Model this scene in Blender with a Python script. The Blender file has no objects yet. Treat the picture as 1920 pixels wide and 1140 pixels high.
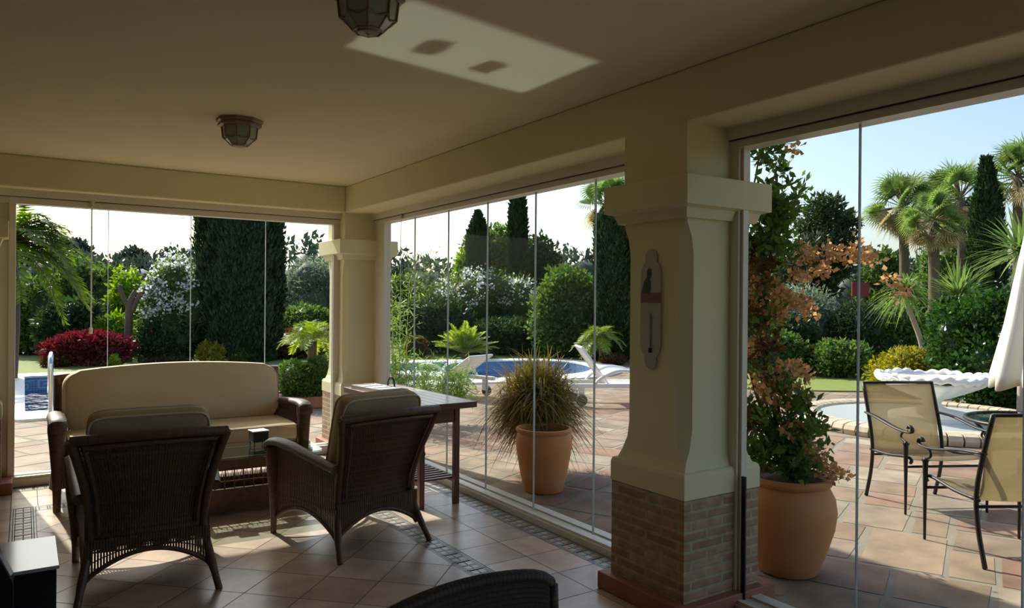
import bpy, math, random
import numpy as np
from mathutils import Vector, Matrix

S = bpy.context.scene
COL = S.collection
PI = math.pi

# ---------------------------------------------------------------- camera
cam_d = bpy.data.cameras.new('camera')
cam = bpy.data.objects.new('camera', cam_d)
COL.objects.link(cam)
cam_d.sensor_width = 36
cam_d.lens = 36 * 1383 / 1920
cam_d.clip_start = 0.05
cam_d.clip_end = 900
CM = Matrix(((0.83395856, -0.00598544, -0.55179461), (-0.55176436, 0.00603021, -0.83397826), (0.00831917, 0.9999639, 0.00172639)))
cam.matrix_world = Matrix.Translation((0, 0, 1.6)) @ CM.to_4x4()
S.camera = cam

# ---------------------------------------------------------------- light and exposure
SUN_EL = math.radians(38.8)
SUN_AZ = (-0.145, 0.9894)               # horizontal direction towards the sun
w = bpy.data.worlds.new('sky'); S.world = w; w.use_nodes = True
nt = w.node_tree
sky = nt.nodes.new('ShaderNodeTexSky'); sky.sky_type = 'NISHITA'
sky.sun_disc = False
sky.sun_elevation = SUN_EL
sky.sun_rotation = math.atan2(SUN_AZ[0], SUN_AZ[1])
sky.air_density = 1.0; sky.dust_density = 2.6; sky.ozone_density = 1.0
nt.nodes['Background'].inputs[1].default_value = 0.25
nt.links.new(sky.outputs[0], nt.nodes['Background'].inputs[0])
sd = bpy.data.lights.new('sun', 'SUN'); sun = bpy.data.objects.new('sun', sd); COL.objects.link(sun)
sd.energy = 7.0; sd.angle = math.radians(0.9); sd.color = (1, 0.95, 0.86)
d = Vector((SUN_AZ[0] * math.cos(SUN_EL), SUN_AZ[1] * math.cos(SUN_EL), math.sin(SUN_EL)))
sun.rotation_euler = d.to_track_quat('Z', 'Y').to_euler()
sun.location = (0, 20, 20)
# added lamps at the table glass stand in for sun reflected to the ceiling
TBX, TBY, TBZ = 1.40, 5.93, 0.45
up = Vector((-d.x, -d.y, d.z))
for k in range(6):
    ld = bpy.data.lights.new('added_glint_lamp', 'AREA'); lo = bpy.data.objects.new('added_glint_lamp', ld); COL.objects.link(lo)
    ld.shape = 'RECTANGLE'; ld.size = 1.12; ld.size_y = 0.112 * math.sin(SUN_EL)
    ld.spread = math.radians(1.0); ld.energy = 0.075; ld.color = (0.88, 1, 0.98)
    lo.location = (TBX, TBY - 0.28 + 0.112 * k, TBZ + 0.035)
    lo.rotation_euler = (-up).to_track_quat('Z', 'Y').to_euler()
S.view_settings.view_transform = 'Standard'; S.view_settings.look = 'None'
S.view_settings.gamma = 1; S.view_settings.use_curve_mapping = False
S.view_settings.exposure = 0.0
cy = S.cycles
cy.max_bounces = 8; cy.diffuse_bounces = 5; cy.glossy_bounces = 3; cy.transparent_max_bounces = 16
cy.caustics_reflective = False; cy.caustics_refractive = False
cy.sample_clamp_indirect = 6
cy.use_denoising = True

# ---------------------------------------------------------------- where things are
def at(px, dep):                          # a point on the ground along the view of column px, dep metres away
    l = (px - 960) / 1383 * dep
    return (0.5518 * dep + 0.834 * l, 0.834 * dep - 0.5518 * l)
def zh(px, py, dep):                      # height there
    return 1.6 - (py - (560 + 0.00832 * (px - 45))) / 1383 * dep
def at3(px, py, dep):
    x, y = at(px, dep); return (x, y, zh(px, py, dep))

# ---------------------------------------------------------------- materials
def newmat(name):
    m = bpy.data.materials.new(name); m.use_nodes = True
    return m, m.node_tree, m.node_tree.nodes['Principled BSDF']
def N(nt, t, **k):
    n = nt.nodes.new(t)
    for a, b in k.items(): setattr(n, a, b)
    return n
def pm(name, col, rough=0.6, metal=0.0, var=0.0, scale=20, bump=0.0, spec=None, coat=0):
    m, nt, b = newmat(name)
    b.inputs['Base Color'].default_value = (*col, 1); b.inputs['Roughness'].default_value = rough
    b.inputs['Metallic'].default_value = metal
    if spec is not None: b.inputs['Specular IOR Level'].default_value = spec
    if coat: b.inputs['Coat Weight'].default_value = coat; b.inputs['Coat Roughness'].default_value = 0.05
    if var or bump:
        tc = N(nt, 'ShaderNodeTexCoord'); no = N(nt, 'ShaderNodeTexNoise'); no.inputs['Scale'].default_value = scale
        no.inputs['Detail'].default_value = 5
        nt.links.new(tc.outputs['Object'], no.inputs['Vector'])
        if var:
            mx = N(nt, 'ShaderNodeMixRGB')
            mx.inputs[1].default_value = (*[c * (1 - var) for c in col], 1); mx.inputs[2].default_value = (*[min(1, c * (1 + var)) for c in col], 1)
            nt.links.new(no.outputs['Fac'], mx.inputs[0]); nt.links.new(mx.outputs[0], b.inputs['Base Color'])
        if bump:
            bp = N(nt, 'ShaderNodeBump'); bp.inputs['Strength'].default_value = bump; bp.inputs['Distance'].default_value = 0.01
            nt.links.new(no.outputs['Fac'], bp.inputs['Height']); nt.links.new(bp.outputs[0], b.inputs['Normal'])
    return m
def brickmat(name, c1, c2, mortar, bw, bh, ms, bump=0.6, rough=0.8, uv=True, off=0.5, squash=1.0, noise=0.35):
    m, nt, b = newmat(name)
    tc = N(nt, 'ShaderNodeTexCoord'); br = N(nt, 'ShaderNodeTexBrick'); br.offset = off
    br.inputs['Scale'].default_value = 1; br.inputs['Brick Width'].default_value = bw; br.inputs['Row Height'].default_value = bh
    br.inputs['Mortar Size'].default_value = ms; br.inputs['Mortar Smooth'].default_value = 0.3
    br.inputs['Color1'].default_value = (*c1, 1); br.inputs['Color2'].default_value = (*c2, 1); br.inputs['Mortar'].default_value = (*mortar, 1)
    nt.links.new(tc.outputs['UV' if uv else 'Object'], br.inputs['Vector'])
    no = N(nt, 'ShaderNodeTexNoise'); no.inputs['Scale'].default_value = 14; no.inputs['Detail'].default_value = 6
    nt.links.new(tc.outputs['UV' if uv else 'Object'], no.inputs['Vector'])
    mx = N(nt, 'ShaderNodeMixRGB', blend_type='MULTIPLY'); mx.inputs[0].default_value = 1
    rp = N(nt, 'ShaderNodeMapRange'); rp.inputs['To Min'].default_value = 1 - noise; rp.inputs['To Max'].default_value = 1 + noise
    nt.links.new(no.outputs['Fac'], rp.inputs['Value'])
    nt.links.new(br.outputs['Color'], mx.inputs[1]); nt.links.new(rp.outputs[0], mx.inputs[2])
    nt.links.new(mx.outputs[0], b.inputs['Base Color']); b.inputs['Roughness'].default_value = rough
    bp = N(nt, 'ShaderNodeBump'); bp.inputs['Strength'].default_value = bump; bp.inputs['Distance'].default_value = 0.006; bp.invert = True
    nt.links.new(br.outputs['Fac'], bp.inputs['Height']); nt.links.new(bp.outputs[0], b.inputs['Normal'])
    return m
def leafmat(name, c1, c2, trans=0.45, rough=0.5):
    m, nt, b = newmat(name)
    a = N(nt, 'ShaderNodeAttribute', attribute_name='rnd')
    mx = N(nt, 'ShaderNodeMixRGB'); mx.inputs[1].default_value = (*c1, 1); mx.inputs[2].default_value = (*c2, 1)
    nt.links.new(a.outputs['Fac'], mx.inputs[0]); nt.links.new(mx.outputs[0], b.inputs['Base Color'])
    b.inputs['Roughness'].default_value = rough; b.inputs['Specular IOR Level'].default_value = 0.3
    tr = N(nt, 'ShaderNodeBsdfTranslucent'); ms = N(nt, 'ShaderNodeMixShader'); ms.inputs[0].default_value = trans
    hs = N(nt, 'ShaderNodeHueSaturation'); hs.inputs['Saturation'].default_value = 1.15; hs.inputs['Value'].default_value = 1.5
    nt.links.new(mx.outputs[0], hs.inputs['Color']); nt.links.new(hs.outputs[0], tr.inputs[0])
    nt.links.new(b.outputs[0], ms.inputs[1]); nt.links.new(tr.outputs[0], ms.inputs[2])
    nt.links.new(ms.outputs[0], nt.nodes['Material Output'].inputs[0])
    return m
def glassmat(name, tint=(0.95, 0.97, 0.96), base=0.002, graz=0.10, rough=0.0):
    m = bpy.data.materials.new(name); m.use_nodes = True; nt = m.node_tree
    nt.nodes.remove(nt.nodes['Principled BSDF'])
    lw = N(nt, 'ShaderNodeLayerWeight'); lw.inputs[0].default_value = 0.5
    p = N(nt, 'ShaderNodeMath', operation='POWER'); p.inputs[1].default_value = 5
    mu = N(nt, 'ShaderNodeMath', operation='MULTIPLY_ADD'); mu.inputs[1].default_value = graz; mu.inputs[2].default_value = base
    nt.links.new(lw.outputs['Facing'], p.inputs[0]); nt.links.new(p.outputs[0], mu.inputs[0])
    t = N(nt, 'ShaderNodeBsdfTransparent'); t.inputs[0].default_value = (*tint, 1)
    g = N(nt, 'ShaderNodeBsdfGlossy'); g.inputs['Roughness'].default_value = rough; g.inputs[0].default_value = (0.95, 0.97, 1, 1)
    ms = N(nt, 'ShaderNodeMixShader')
    nt.links.new(mu.outputs[0], ms.inputs[0]); nt.links.new(t.outputs[0], ms.inputs[1]); nt.links.new(g.outputs[0], ms.inputs[2])
    nt.links.new(ms.outputs[0], nt.nodes['Material Output'].inputs[0])
    return m
def attrmat(name, rough=0.5, bump=0.15, scale=9, noise=0.25, spec=0.5, detail=7):   # colour from the face attribute 'tint'
    m, nt, b = newmat(name)
    a = N(nt, 'ShaderNodeAttribute', attribute_name='tint'); tc = N(nt, 'ShaderNodeTexCoord')
    no = N(nt, 'ShaderNodeTexNoise'); no.inputs['Scale'].default_value = scale; no.inputs['Detail'].default_value = detail
    nt.links.new(tc.outputs['Object'], no.inputs['Vector'])
    rp = N(nt, 'ShaderNodeMapRange'); rp.inputs['From Min'].default_value = 0.3; rp.inputs['From Max'].default_value = 0.7
    rp.inputs['To Min'].default_value = 1 - noise; rp.inputs['To Max'].default_value = 1 + noise
    nt.links.new(no.outputs['Fac'], rp.inputs['Value'])
    mx = N(nt, 'ShaderNodeMixRGB', blend_type='MULTIPLY'); mx.inputs[0].default_value = 1
    nt.links.new(a.outputs['Color'], mx.inputs[1]); nt.links.new(rp.outputs[0], mx.inputs[2]); nt.links.new(mx.outputs[0], b.inputs['Base Color'])
    b.inputs['Roughness'].default_value = rough; b.inputs['Specular IOR Level'].default_value = spec
    bp = N(nt, 'ShaderNodeBump'); bp.inputs['Strength'].default_value = bump; bp.inputs['Distance'].default_value = 0.01
    nt.links.new(no.outputs['Fac'], bp.inputs['Height']); nt.links.new(bp.outputs[0], b.inputs['Normal'])
    return m

M = {}
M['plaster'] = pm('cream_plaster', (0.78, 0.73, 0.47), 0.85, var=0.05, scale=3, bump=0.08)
M['dark_wall'] = pm('dark_brown_wall', (0.30, 0.23, 0.15), 0.9, var=0.1, scale=3)  # for walls out of view, coloured dark to cut bounce onto the pillar
M['ceiling'] = pm('ceiling_plaster', (0.78, 0.70, 0.48), 0.9, var=0.05, scale=2.5, bump=0.08)
M['white_metal'] = pm('white_lacquered_metal', (0.74, 0.70, 0.60), 0.4)
M['track'] = pm('track_metal', (0.62, 0.58, 0.47), 0.35, metal=0.2)
M['rubber'] = pm('dark_seal', (0.06, 0.05, 0.045), 0.6)
M['brick'] = brickmat('thin_brick', (0.33, 0.19, 0.11), (0.46, 0.31, 0.19), (0.42, 0.35, 0.24), 0.23, 0.050, 0.010, noise=0.6)
M['redtile'] = pm('red_tile', (0.33, 0.13, 0.08), 0.6, var=0.3, scale=8)
M['wicker'] = brickmat('brown_wicker', (0.17, 0.085, 0.045), (0.105, 0.052, 0.028), (0.035, 0.018, 0.01), 0.022, 0.0075, 0.0009, bump=0.9, rough=0.45)
M['rattan'] = brickmat('wrapped_rattan', (0.18, 0.09, 0.048), (0.13, 0.062, 0.032), (0.05, 0.025, 0.014), 0.4, 0.006, 0.0007, bump=0.8, rough=0.42)
M['dark_wicker'] = brickmat('dark_wicker', (0.045, 0.028, 0.02), (0.03, 0.018, 0.013), (0.008, 0.006, 0.005), 0.03, 0.012, 0.0015, bump=1.0, rough=0.6)
M['cushion'] = pm('cream_canvas', (0.74, 0.60, 0.38), 0.85, var=0.04, scale=40, bump=0.1)
M['piping'] = pm('pale_piping', (0.72, 0.64, 0.48), 0.8)
M['stripe_cushion'] = pm('striped_canvas', (0.46, 0.36, 0.22), 0.85, var=0.12, scale=30, bump=0.1)
M['wood'] = pm('dark_red_wood', (0.13, 0.05, 0.03), 0.42, var=0.35, scale=12)
M['woodtop'] = pm('table_top_wood', (0.34, 0.23, 0.17), 0.25, var=0.25, scale=9)  # lighter brown than the frame wood
M['bronze'] = pm('dark_bronze_metal', (0.03, 0.024, 0.022), 0.42, metal=0.4)
M['black'] = pm('black_lacquer', (0.008, 0.008, 0.014), 0.22)
M['black_matt'] = pm('black_metal', (0.012, 0.012, 0.012), 0.5)
M['glossy_white'] = pm('polished_white_top', (0.36, 0.41, 0.45), 0.14, metal=0.08)
M['panel_face'] = pm('grey_green_face', (0.10, 0.11, 0.08), 0.4, var=0.5, scale=30)
M['terracotta'] = pm('terracotta', (0.64, 0.28, 0.11), 0.75, var=0.14, scale=5, bump=0.15)
M['soil'] = pm('dry_soil', (0.09, 0.05, 0.03), 0.95, var=0.4, scale=40, bump=0.5)
M['lamp_metal'] = pm('weathered_lamp_metal', (0.30, 0.21, 0.16), 0.5, metal=0.3, var=0.2)
M['lamp_glass'] = pm('frosted_lamp_glass', (0.36, 0.40, 0.33), 0.15)
M['white_plastic'] = pm('white_resin', (0.82, 0.83, 0.84), 0.4)
M['stone_white'] = pm('white_cast_stone', (0.85, 0.83, 0.78), 0.6, var=0.05, scale=10)
M['rimstone'] = pm('rim_stone', (0.52, 0.43, 0.31), 0.8, var=0.35, scale=12, bump=0.4)
M['parasol'] = pm('ivory_canvas', (0.80, 0.76, 0.66), 0.85)
M['steel'] = pm('polished_steel', (0.65, 0.66, 0.68), 0.2, metal=0.9)
M['enamel'] = pm('white_enamel', (0.42, 0.41, 0.36), 0.3)
M['enamel_red'] = pm('red_enamel', (0.16, 0.02, 0.012), 0.4)
M['enamel_black'] = pm('black_enamel', (0.01, 0.01, 0.01), 0.3)
M['paper'] = pm('white_paper', (0.80, 0.80, 0.78), 0.5)
M['glass'] = glassmat('window_glass')
M['glass_edge'] = leafmat('glass_edge', (0.50, 0.53, 0.54), (0.50, 0.53, 0.54), 0.45, 0.2)
M['table_glass'] = glassmat('table_glass', (0.78, 0.86, 0.82), 0.12, 0.8)
M['coping'] = pm('white_coping', (0.84, 0.83, 0.79), 0.6, var=0.06, scale=6)
M['bark'] = pm('bark', (0.13, 0.09, 0.06), 0.9, var=0.4, scale=15, bump=0.5)
M['pale_bark'] = pm('pale_bark', (0.42, 0.35, 0.27), 0.85, var=0.3, scale=15)
M['red_sign'] = pm('dark_red_board', (0.20, 0.015, 0.02), 0.5)

def lm(k, c1, c2, t=0.45, r=0.5): M[k] = leafmat(k, c1, c2, t, r)
lm('leaf_mid', (0.045, 0.085, 0.020), (0.14, 0.22, 0.05))
lm('leaf_bright', (0.10, 0.18, 0.02), (0.25, 0.36, 0.05), 0.5)
lm('leaf_dark', (0.018, 0.040, 0.014), (0.055, 0.10, 0.03), 0.3)
lm('leaf_cypress', (0.012, 0.028, 0.010), (0.035, 0.07, 0.02), 0.2)
lm('leaf_olive', (0.10, 0.14, 0.09), (0.25, 0.31, 0.20), 0.4)
lm('leaf_pine', (0.018, 0.035, 0.014), (0.06, 0.09, 0.03), 0.25)
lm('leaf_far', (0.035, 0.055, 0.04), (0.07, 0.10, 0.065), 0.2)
lm('leaf_red', (0.09, 0.014, 0.018), (0.21, 0.035, 0.042), 0.35)
lm('leaf_yellow', (0.18, 0.17, 0.02), (0.36, 0.32, 0.05), 0.5)
lm('leaf_glossy', (0.015, 0.05, 0.010), (0.06, 0.13, 0.025), 0.3, 0.25)
lm('leaf_rust', (0.06, 0.035, 0.015), (0.16, 0.09, 0.03), 0.4)
lm('petal_white', (0.65, 0.66, 0.62), (0.85, 0.86, 0.84), 0.4)
lm('petal_pink', (0.45, 0.04, 0.14), (0.70, 0.12, 0.26), 0.4)
lm('bract_tan', (0.36, 0.20, 0.09), (0.62, 0.40, 0.22), 0.5)
lm('palm_green', (0.07, 0.13, 0.015), (0.18, 0.26, 0.04), 0.5)
lm('palm_lime', (0.15, 0.24, 0.03), (0.34, 0.40, 0.07), 0.5)
lm('palm_fan', (0.10, 0.17, 0.05), (0.24, 0.32, 0.10), 0.45)
lm('palm_dry', (0.28, 0.23, 0.12), (0.45, 0.38, 0.22), 0.4)
lm('grass_blade', (0.20, 0.17, 0.04), (0.50, 0.40, 0.13), 0.5)
lm('grass_purple', (0.12, 0.08, 0.06), (0.34, 0.26, 0.18), 0.4)
lm('bamboo_leaf', (0.10, 0.18, 0.04), (0.24, 0.34, 0.09), 0.5)

# ---------------------------------------------------------------- mesh helpers
class MB:
    def __init__(s): s.v = []; s.f = []; s.uv = {}; s.mi = []; s.m = 0
    def face(s, idx, uv=None):
        if uv is not None: s.uv[len(s.f)] = uv
        s.f.append(tuple(idx)); s.mi.append(s.m)
    def box(s, a, b, M4=None):
        i = len(s.v)
        for z in (a[2], b[2]):
            for x, y in ((a[0], a[1]), (b[0], a[1]), (b[0], b[1]), (a[0], b[1])):
                p = Vector((x, y, z)); s.v.append(tuple(M4 @ p if M4 else p))
        for q in ((3, 2, 1, 0), (4, 5, 6, 7), (0, 1, 5, 4), (1, 2, 6, 5), (2, 3, 7, 6), (3, 0, 4, 7)): s.face([i + k for k in q])
        return s
    def bar(s, p, q, w, t, upv=(0, 0, 1)):       # a straight bar from p to q, w wide, t thick
        p = Vector(p); q = Vector(q); dd = (q - p).normalized(); u = Vector(upv)
        sd_ = dd.cross(u)
        if sd_.length < 1e-4: sd_ = dd.cross(Vector((1, 0, 0)))
        sd_.normalize(); u = sd_.cross(dd).normalized()
        i = len(s.v)
        for e in (p, q):
            for a, b in ((-1, -1), (1, -1), (1, 1), (-1, 1)): s.v.append(tuple(e + sd_ * a * w / 2 + u * b * t / 2))
        for qd in ((0, 1, 2, 3), (7, 6, 5, 4), (0, 4, 5, 1), (1, 5, 6, 2), (2, 6, 7, 3), (3, 7, 4, 0)): s.face([i + k for k in qd])
        return s
    def tube(s, pts, r, seg=10, cap=True, flat=1.0, upv=None):   # r number, list of radii, or list of (rx, ry)
        pts = [Vector(p) for p in pts]; n = len(pts)
        if not isinstance(r, (list, tuple)): r = [r] * n
        T = []
        for i in range(n):
            a = pts[max(0, i - 1)]; b = pts[min(n - 1, i + 1)]; T.append((b - a).normalized())
        up_ = Vector(upv) if upv else (Vector((0, 0, 1)) if abs(T[0].z) < 0.9 else Vector((0, 1, 0)))
        base = len(s.v); L = 0
        rings = []
        for i in range(n):
            sd_ = T[i].cross(up_)
            if sd_.length < 1e-3: sd_ = T[i].cross(Vector((1, 0.01, 0)))
            sd_.normalize(); u = sd_.cross(T[i]).normalized()
            if not upv: up_ = u
            rx, ry = r[i] if isinstance(r[i], (list, tuple)) else (r[i], r[i] * flat)
            if i: L += (pts[i] - pts[i - 1]).length
            rings.append((L, max(rx, ry)))
            for k in range(seg):
                a = 2 * PI * k / seg
                s.v.append(tuple(pts[i] + sd_ * math.cos(a) * rx + u * math.sin(a) * ry))
        for i in range(n - 1):
            for k in range(seg):
                k2 = (k + 1) % seg
                c = 2 * PI * rings[i][1]
                u0 = c * k / seg; u1 = c * (k + 1) / seg
                s.face([base + i * seg + k, base + i * seg + k2, base + (i + 1) * seg + k2, base + (i + 1) * seg + k],
                       [(u0, rings[i][0]), (u1, rings[i][0]), (u1, rings[i + 1][0]), (u0, rings[i + 1][0])])
        if cap:
            s.face([base + k for k in range(seg)][::-1]); s.face([base + (n - 1) * seg + k for k in range(seg)])
        return s
    def lathe(s, prof, c=(0, 0, 0), seg=32, fn=None):   # prof: [(r, z)]; fn(angle, r, z) may bend it
        i0 = len(s.v)
        for r, z in prof:
            for k in range(seg):
                a = 2 * PI * k / seg; rr, zz = (r, z) if fn is None else fn(a, r, z)
                s.v.append((c[0] + rr * math.cos(a), c[1] + rr * math.sin(a), c[2] + zz))
        for j in range(len(prof) - 1):
            for k in range(seg):
                k2 = (k + 1) % seg
                s.face([i0 + j * seg + k, i0 + j * seg + k2, i0 + (j + 1) * seg + k2, i0 + (j + 1) * seg + k])
        if prof[0][0] > 1e-6: s.face([i0 + k for k in range(seg)][::-1])
        if prof[-1][0] > 1e-6: s.face([i0 + (len(prof) - 1) * seg + k for k in range(seg)])
        return s
    def prism(s, poly, z0, z1, M4=None):
        i = len(s.v); n = len(poly)
        for z in (z0, z1):
            for x, y in poly:
                p = Vector((x, y, z)); s.v.append(tuple(M4 @ p if M4 else p))
        s.face([i + k for k in range(n)][::-1]); s.face([i + n + k for k in range(n)])
        for k in range(n): k2 = (k + 1) % n; s.face([i + k, i + k2, i + n + k2, i + n + k])
        return s
    def rings(s, R, cap=True):                # loft through equal-length rings of points
        i0 = len(s.v); n = len(R[0])
        for r in R: s.v += [tuple(p) for p in r]
        for j in range(len(R) - 1):
            for k in range(n): k2 = (k + 1) % n; s.face([i0 + j * n + k, i0 + j * n + k2, i0 + (j + 1) * n + k2, i0 + (j + 1) * n + k])
        if cap: s.face([i0 + k for k in range(n)][::-1]); s.face([i0 + (len(R) - 1) * n + k for k in range(n)])
        return s
    def grid(s, F, nu, nv, thick=0.0):        # surface F(u,v); thick > 0 makes a slab with closed edges
        i0 = len(s.v)
        P = [[Vector(F(i / nu, j / nv)) for i in range(nu + 1)] for j in range(nv + 1)]
        def nrm(i, j):
            a = P[j][min(nu, i + 1)] - P[j][max(0, i - 1)]; b = P[min(nv, j + 1)][i] - P[max(0, j - 1)][i]
            c = a.cross(b); return c.normalized() if c.length > 1e-9 else Vector((0, 0, 1))
        W = nu + 1
        for j in range(nv + 1):
            for i in range(nu + 1): s.v.append(tuple(P[j][i] + nrm(i, j) * thick / 2))
        LU = [0]; LV = [0]
        for i in range(nu): LU.append(LU[-1] + (P[nv // 2][i + 1] - P[nv // 2][i]).length)
        for j in range(nv): LV.append(LV[-1] + (P[j + 1][nu // 2] - P[j][nu // 2]).length)
        for j in range(nv):
            for i in range(nu):
                s.face([i0 + j * W + i, i0 + j * W + i + 1, i0 + (j + 1) * W + i + 1, i0 + (j + 1) * W + i],
                       [(LU[i], LV[j]), (LU[i + 1], LV[j]), (LU[i + 1], LV[j + 1]), (LU[i], LV[j + 1])])
        if thick:
            o = len(s.v)
            for j in range(nv + 1):
                for i in range(nu + 1): s.v.append(tuple(P[j][i] - nrm(i, j) * thick / 2))
            for j in range(nv):
                for i in range(nu):
                    s.face([o + (j + 1) * W + i, o + (j + 1) * W + i + 1, o + j * W + i + 1, o + j * W + i],
                           [(LU[i], LV[j + 1]), (LU[i + 1], LV[j + 1]), (LU[i + 1], LV[j]), (LU[i], LV[j])])
            for i in range(nu):
                s.face([i0 + i, o + i, o + i + 1, i0 + i + 1]); a = nv * W + i; s.face([i0 + a, i0 + a + 1, o + a + 1, o + a])
            for j in range(nv):
                a = j * W; s.face([i0 + a, i0 + a + W, o + a + W, o + a]); a = j * W + nu; s.face([i0 + a, o + a, o + a + W, i0 + a + W])
        return s
    def build(s, name, mat, parent=None, smooth=False, bevel=0, sub=0, loc=None, angle=None):
        me = bpy.data.meshes.new(name); me.from_pydata(s.v, [], s.f)
        mats = mat if isinstance(mat, (list, tuple)) else [mat]
        for m in mats: me.materials.append(m)
        if len(mats) > 1: me.polygons.foreach_set('material_index', s.mi)
        uvl = me.uv_layers.new(name='UVMap').data
        for p in me.polygons:
            u = s.uv.get(p.index)
            if u: 
                for li, q in zip(p.loop_indices, u): uvl[li].uv = q
            else:
                n = p.normal; ax = max(range(3), key=lambda k: abs(n[k]))
                for li in p.loop_indices:
                    c = me.vertices[me.loops[li].vertex_index].co
                    uvl[li].uv = (c.y, c.z) if ax == 0 else ((c.x, c.z) if ax == 1 else (c.x, c.y))
        if smooth:
            me.polygons.foreach_set('use_smooth', [True] * len(me.polygons))
            if angle: me.set_sharp_from_angle(angle=math.radians(angle))
        o = bpy.data.objects.new(name, me); COL.objects.link(o)
        if parent: o.parent = parent
        if loc: o.location = loc
        if bevel:
            b = o.modifiers.new('bevel', 'BEVEL'); b.width = bevel; b.segments = 2; b.limit_method = 'ANGLE'; b.harden_normals = False
        if sub:
            m = o.modifiers.new('sub', 'SUBSURF'); m.levels = sub; m.render_levels = sub
        return o
def tag(o, label=None, cat=None, group=None, kind=None):
    if label: o['label'] = label
    if cat: o['category'] = cat
    if group: o['group'] = group
    if kind: o['kind'] = kind
    return o
def empty(name, loc, rz=0, label=None, cat=None, group=None, kind=None):
    o = bpy.data.objects.new(name, None); COL.objects.link(o); o.empty_display_size = 0.1
    o.location = loc if len(loc) == 3 else (*loc, 0); o.rotation_euler = (0, 0, rz)
    return tag(o, label, cat, group, kind)
def copy_tree(o, parent=None):
    c = o.copy(); COL.objects.link(c)
    if parent: c.parent = parent
    for ch in [x for x in bpy.data.objects if x.parent == o]: copy_tree(ch, c)
    return c
def lerp(a, b, t): return a + (b - a) * t
def spline(P, n):                         # Catmull-Rom through P
    P = [Vector(p) for p in P]; Q = [P[0] * 2 - P[1]] + P + [P[-1] * 2 - P[-2]]; out = []
    for i in range(len(P) - 1):
        p0, p1, p2, p3 = Q[i:i + 4]
        for k in range(n):
            t = k / n
            out.append(0.5 * ((2 * p1) + (p2 - p0) * t + (2 * p0 - 5 * p1 + 4 * p2 - p3) * t * t + (3 * p1 - p0 - 3 * p2 + p3) * t ** 3))
    out.append(P[-1]); return out
def clip(poly, a, b, c):                  # keep a*x + b*y <= c
    out = []
    for i in range(len(poly)):
        p, q = poly[i], poly[(i + 1) % len(poly)]
        dp, dq = a * p[0] + b * p[1] - c, a * q[0] + b * q[1] - c
        if dp <= 0: out.append(p)
        if dp * dq < 0: t = dp / (dp - dq); out.append((p[0] + (q[0] - p[0]) * t, p[1] + (q[1] - p[1]) * t))
    return out
def tinted(name, polys, mat, z, kind='structure'):   # flat faces, each with a tint of its own
    V = []; F = []; C = []
    for poly, c in polys:
        if len(poly) < 3: continue
        i = len(V); V += [(x, y, z) for x, y in poly]; F.append(list(range(i, i + len(poly)))); C.append(c)
    me = bpy.data.meshes.new(name); me.from_pydata(V, [], F); me.materials.append(mat)
    at_ = me.attributes.new('tint', 'FLOAT_COLOR', 'FACE')
    at_.data.foreach_set('color', np.array([(*c, 1) for c in C], 'f').ravel())
    o = bpy.data.objects.new(name, me); COL.objects.link(o)
    if kind: o['kind'] = kind
    return o
# ================================================================ THE ROOM
random.seed(4)
XI, XG, YI, YG, ZC, ZB = 2.80, 3.17, 7.40, 7.60, 2.80, 2.53   # inner beam face, glass lines, ceiling, beam underside
XL, YR = -1.5, -3.2

# floor: square tiles set straight along the glass, diagonal in the middle, patterned bands between
T = 0.328; G = 0.005
def tilecol():
    b = random.uniform(0.82, 1.14); h = random.random()
    return (0.56 * b, (0.41 + 0.04 * h) * b, (0.30 + 0.06 * h) * b)
polys = []
def straight(x0, x1, y0, y1, ox, oy):
    i = math.floor((x0 - ox) / T)
    while ox + i * T < x1:
        j = math.floor((y0 - oy) / T)
        while oy + j * T < y1:
            a, b, c, d_ = max(x0, ox + i * T) + G / 2, min(x1, ox + i * T + T) - G / 2, max(y0, oy + j * T) + G / 2, min(y1, oy + j * T + T) - G / 2
            if b - a > 0.01 and d_ - c > 0.01: polys.append(([(a, c), (b, c), (b, d_), (a, d_)], tilecol()))
            j += 1
        i += 1
def diagonal(x0, x1, y0, y1):
    q = 2 ** 0.5
    for i in range(-25, 60):
        for j in range(-45, 45):
            u0 = 3.988 + i * T - 12 * T; v0 = 2.227 + j * T
            P = []
            for u, v in ((u0 + G / 2, v0 + G / 2), (u0 + T - G / 2, v0 + G / 2), (u0 + T - G / 2, v0 + T - G / 2), (u0 + G / 2, v0 + T - G / 2)):
                P.append(((u - v) / q, (u + v) / q))
            for a, b, c in ((1, 0, x1), (-1, 0, -x0), (0, 1, y1), (0, -1, -y0)):
                P = clip(P, a, b, c)
                if not P: break
            if len(P) >= 3: polys.append((P, tilecol()))
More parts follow.
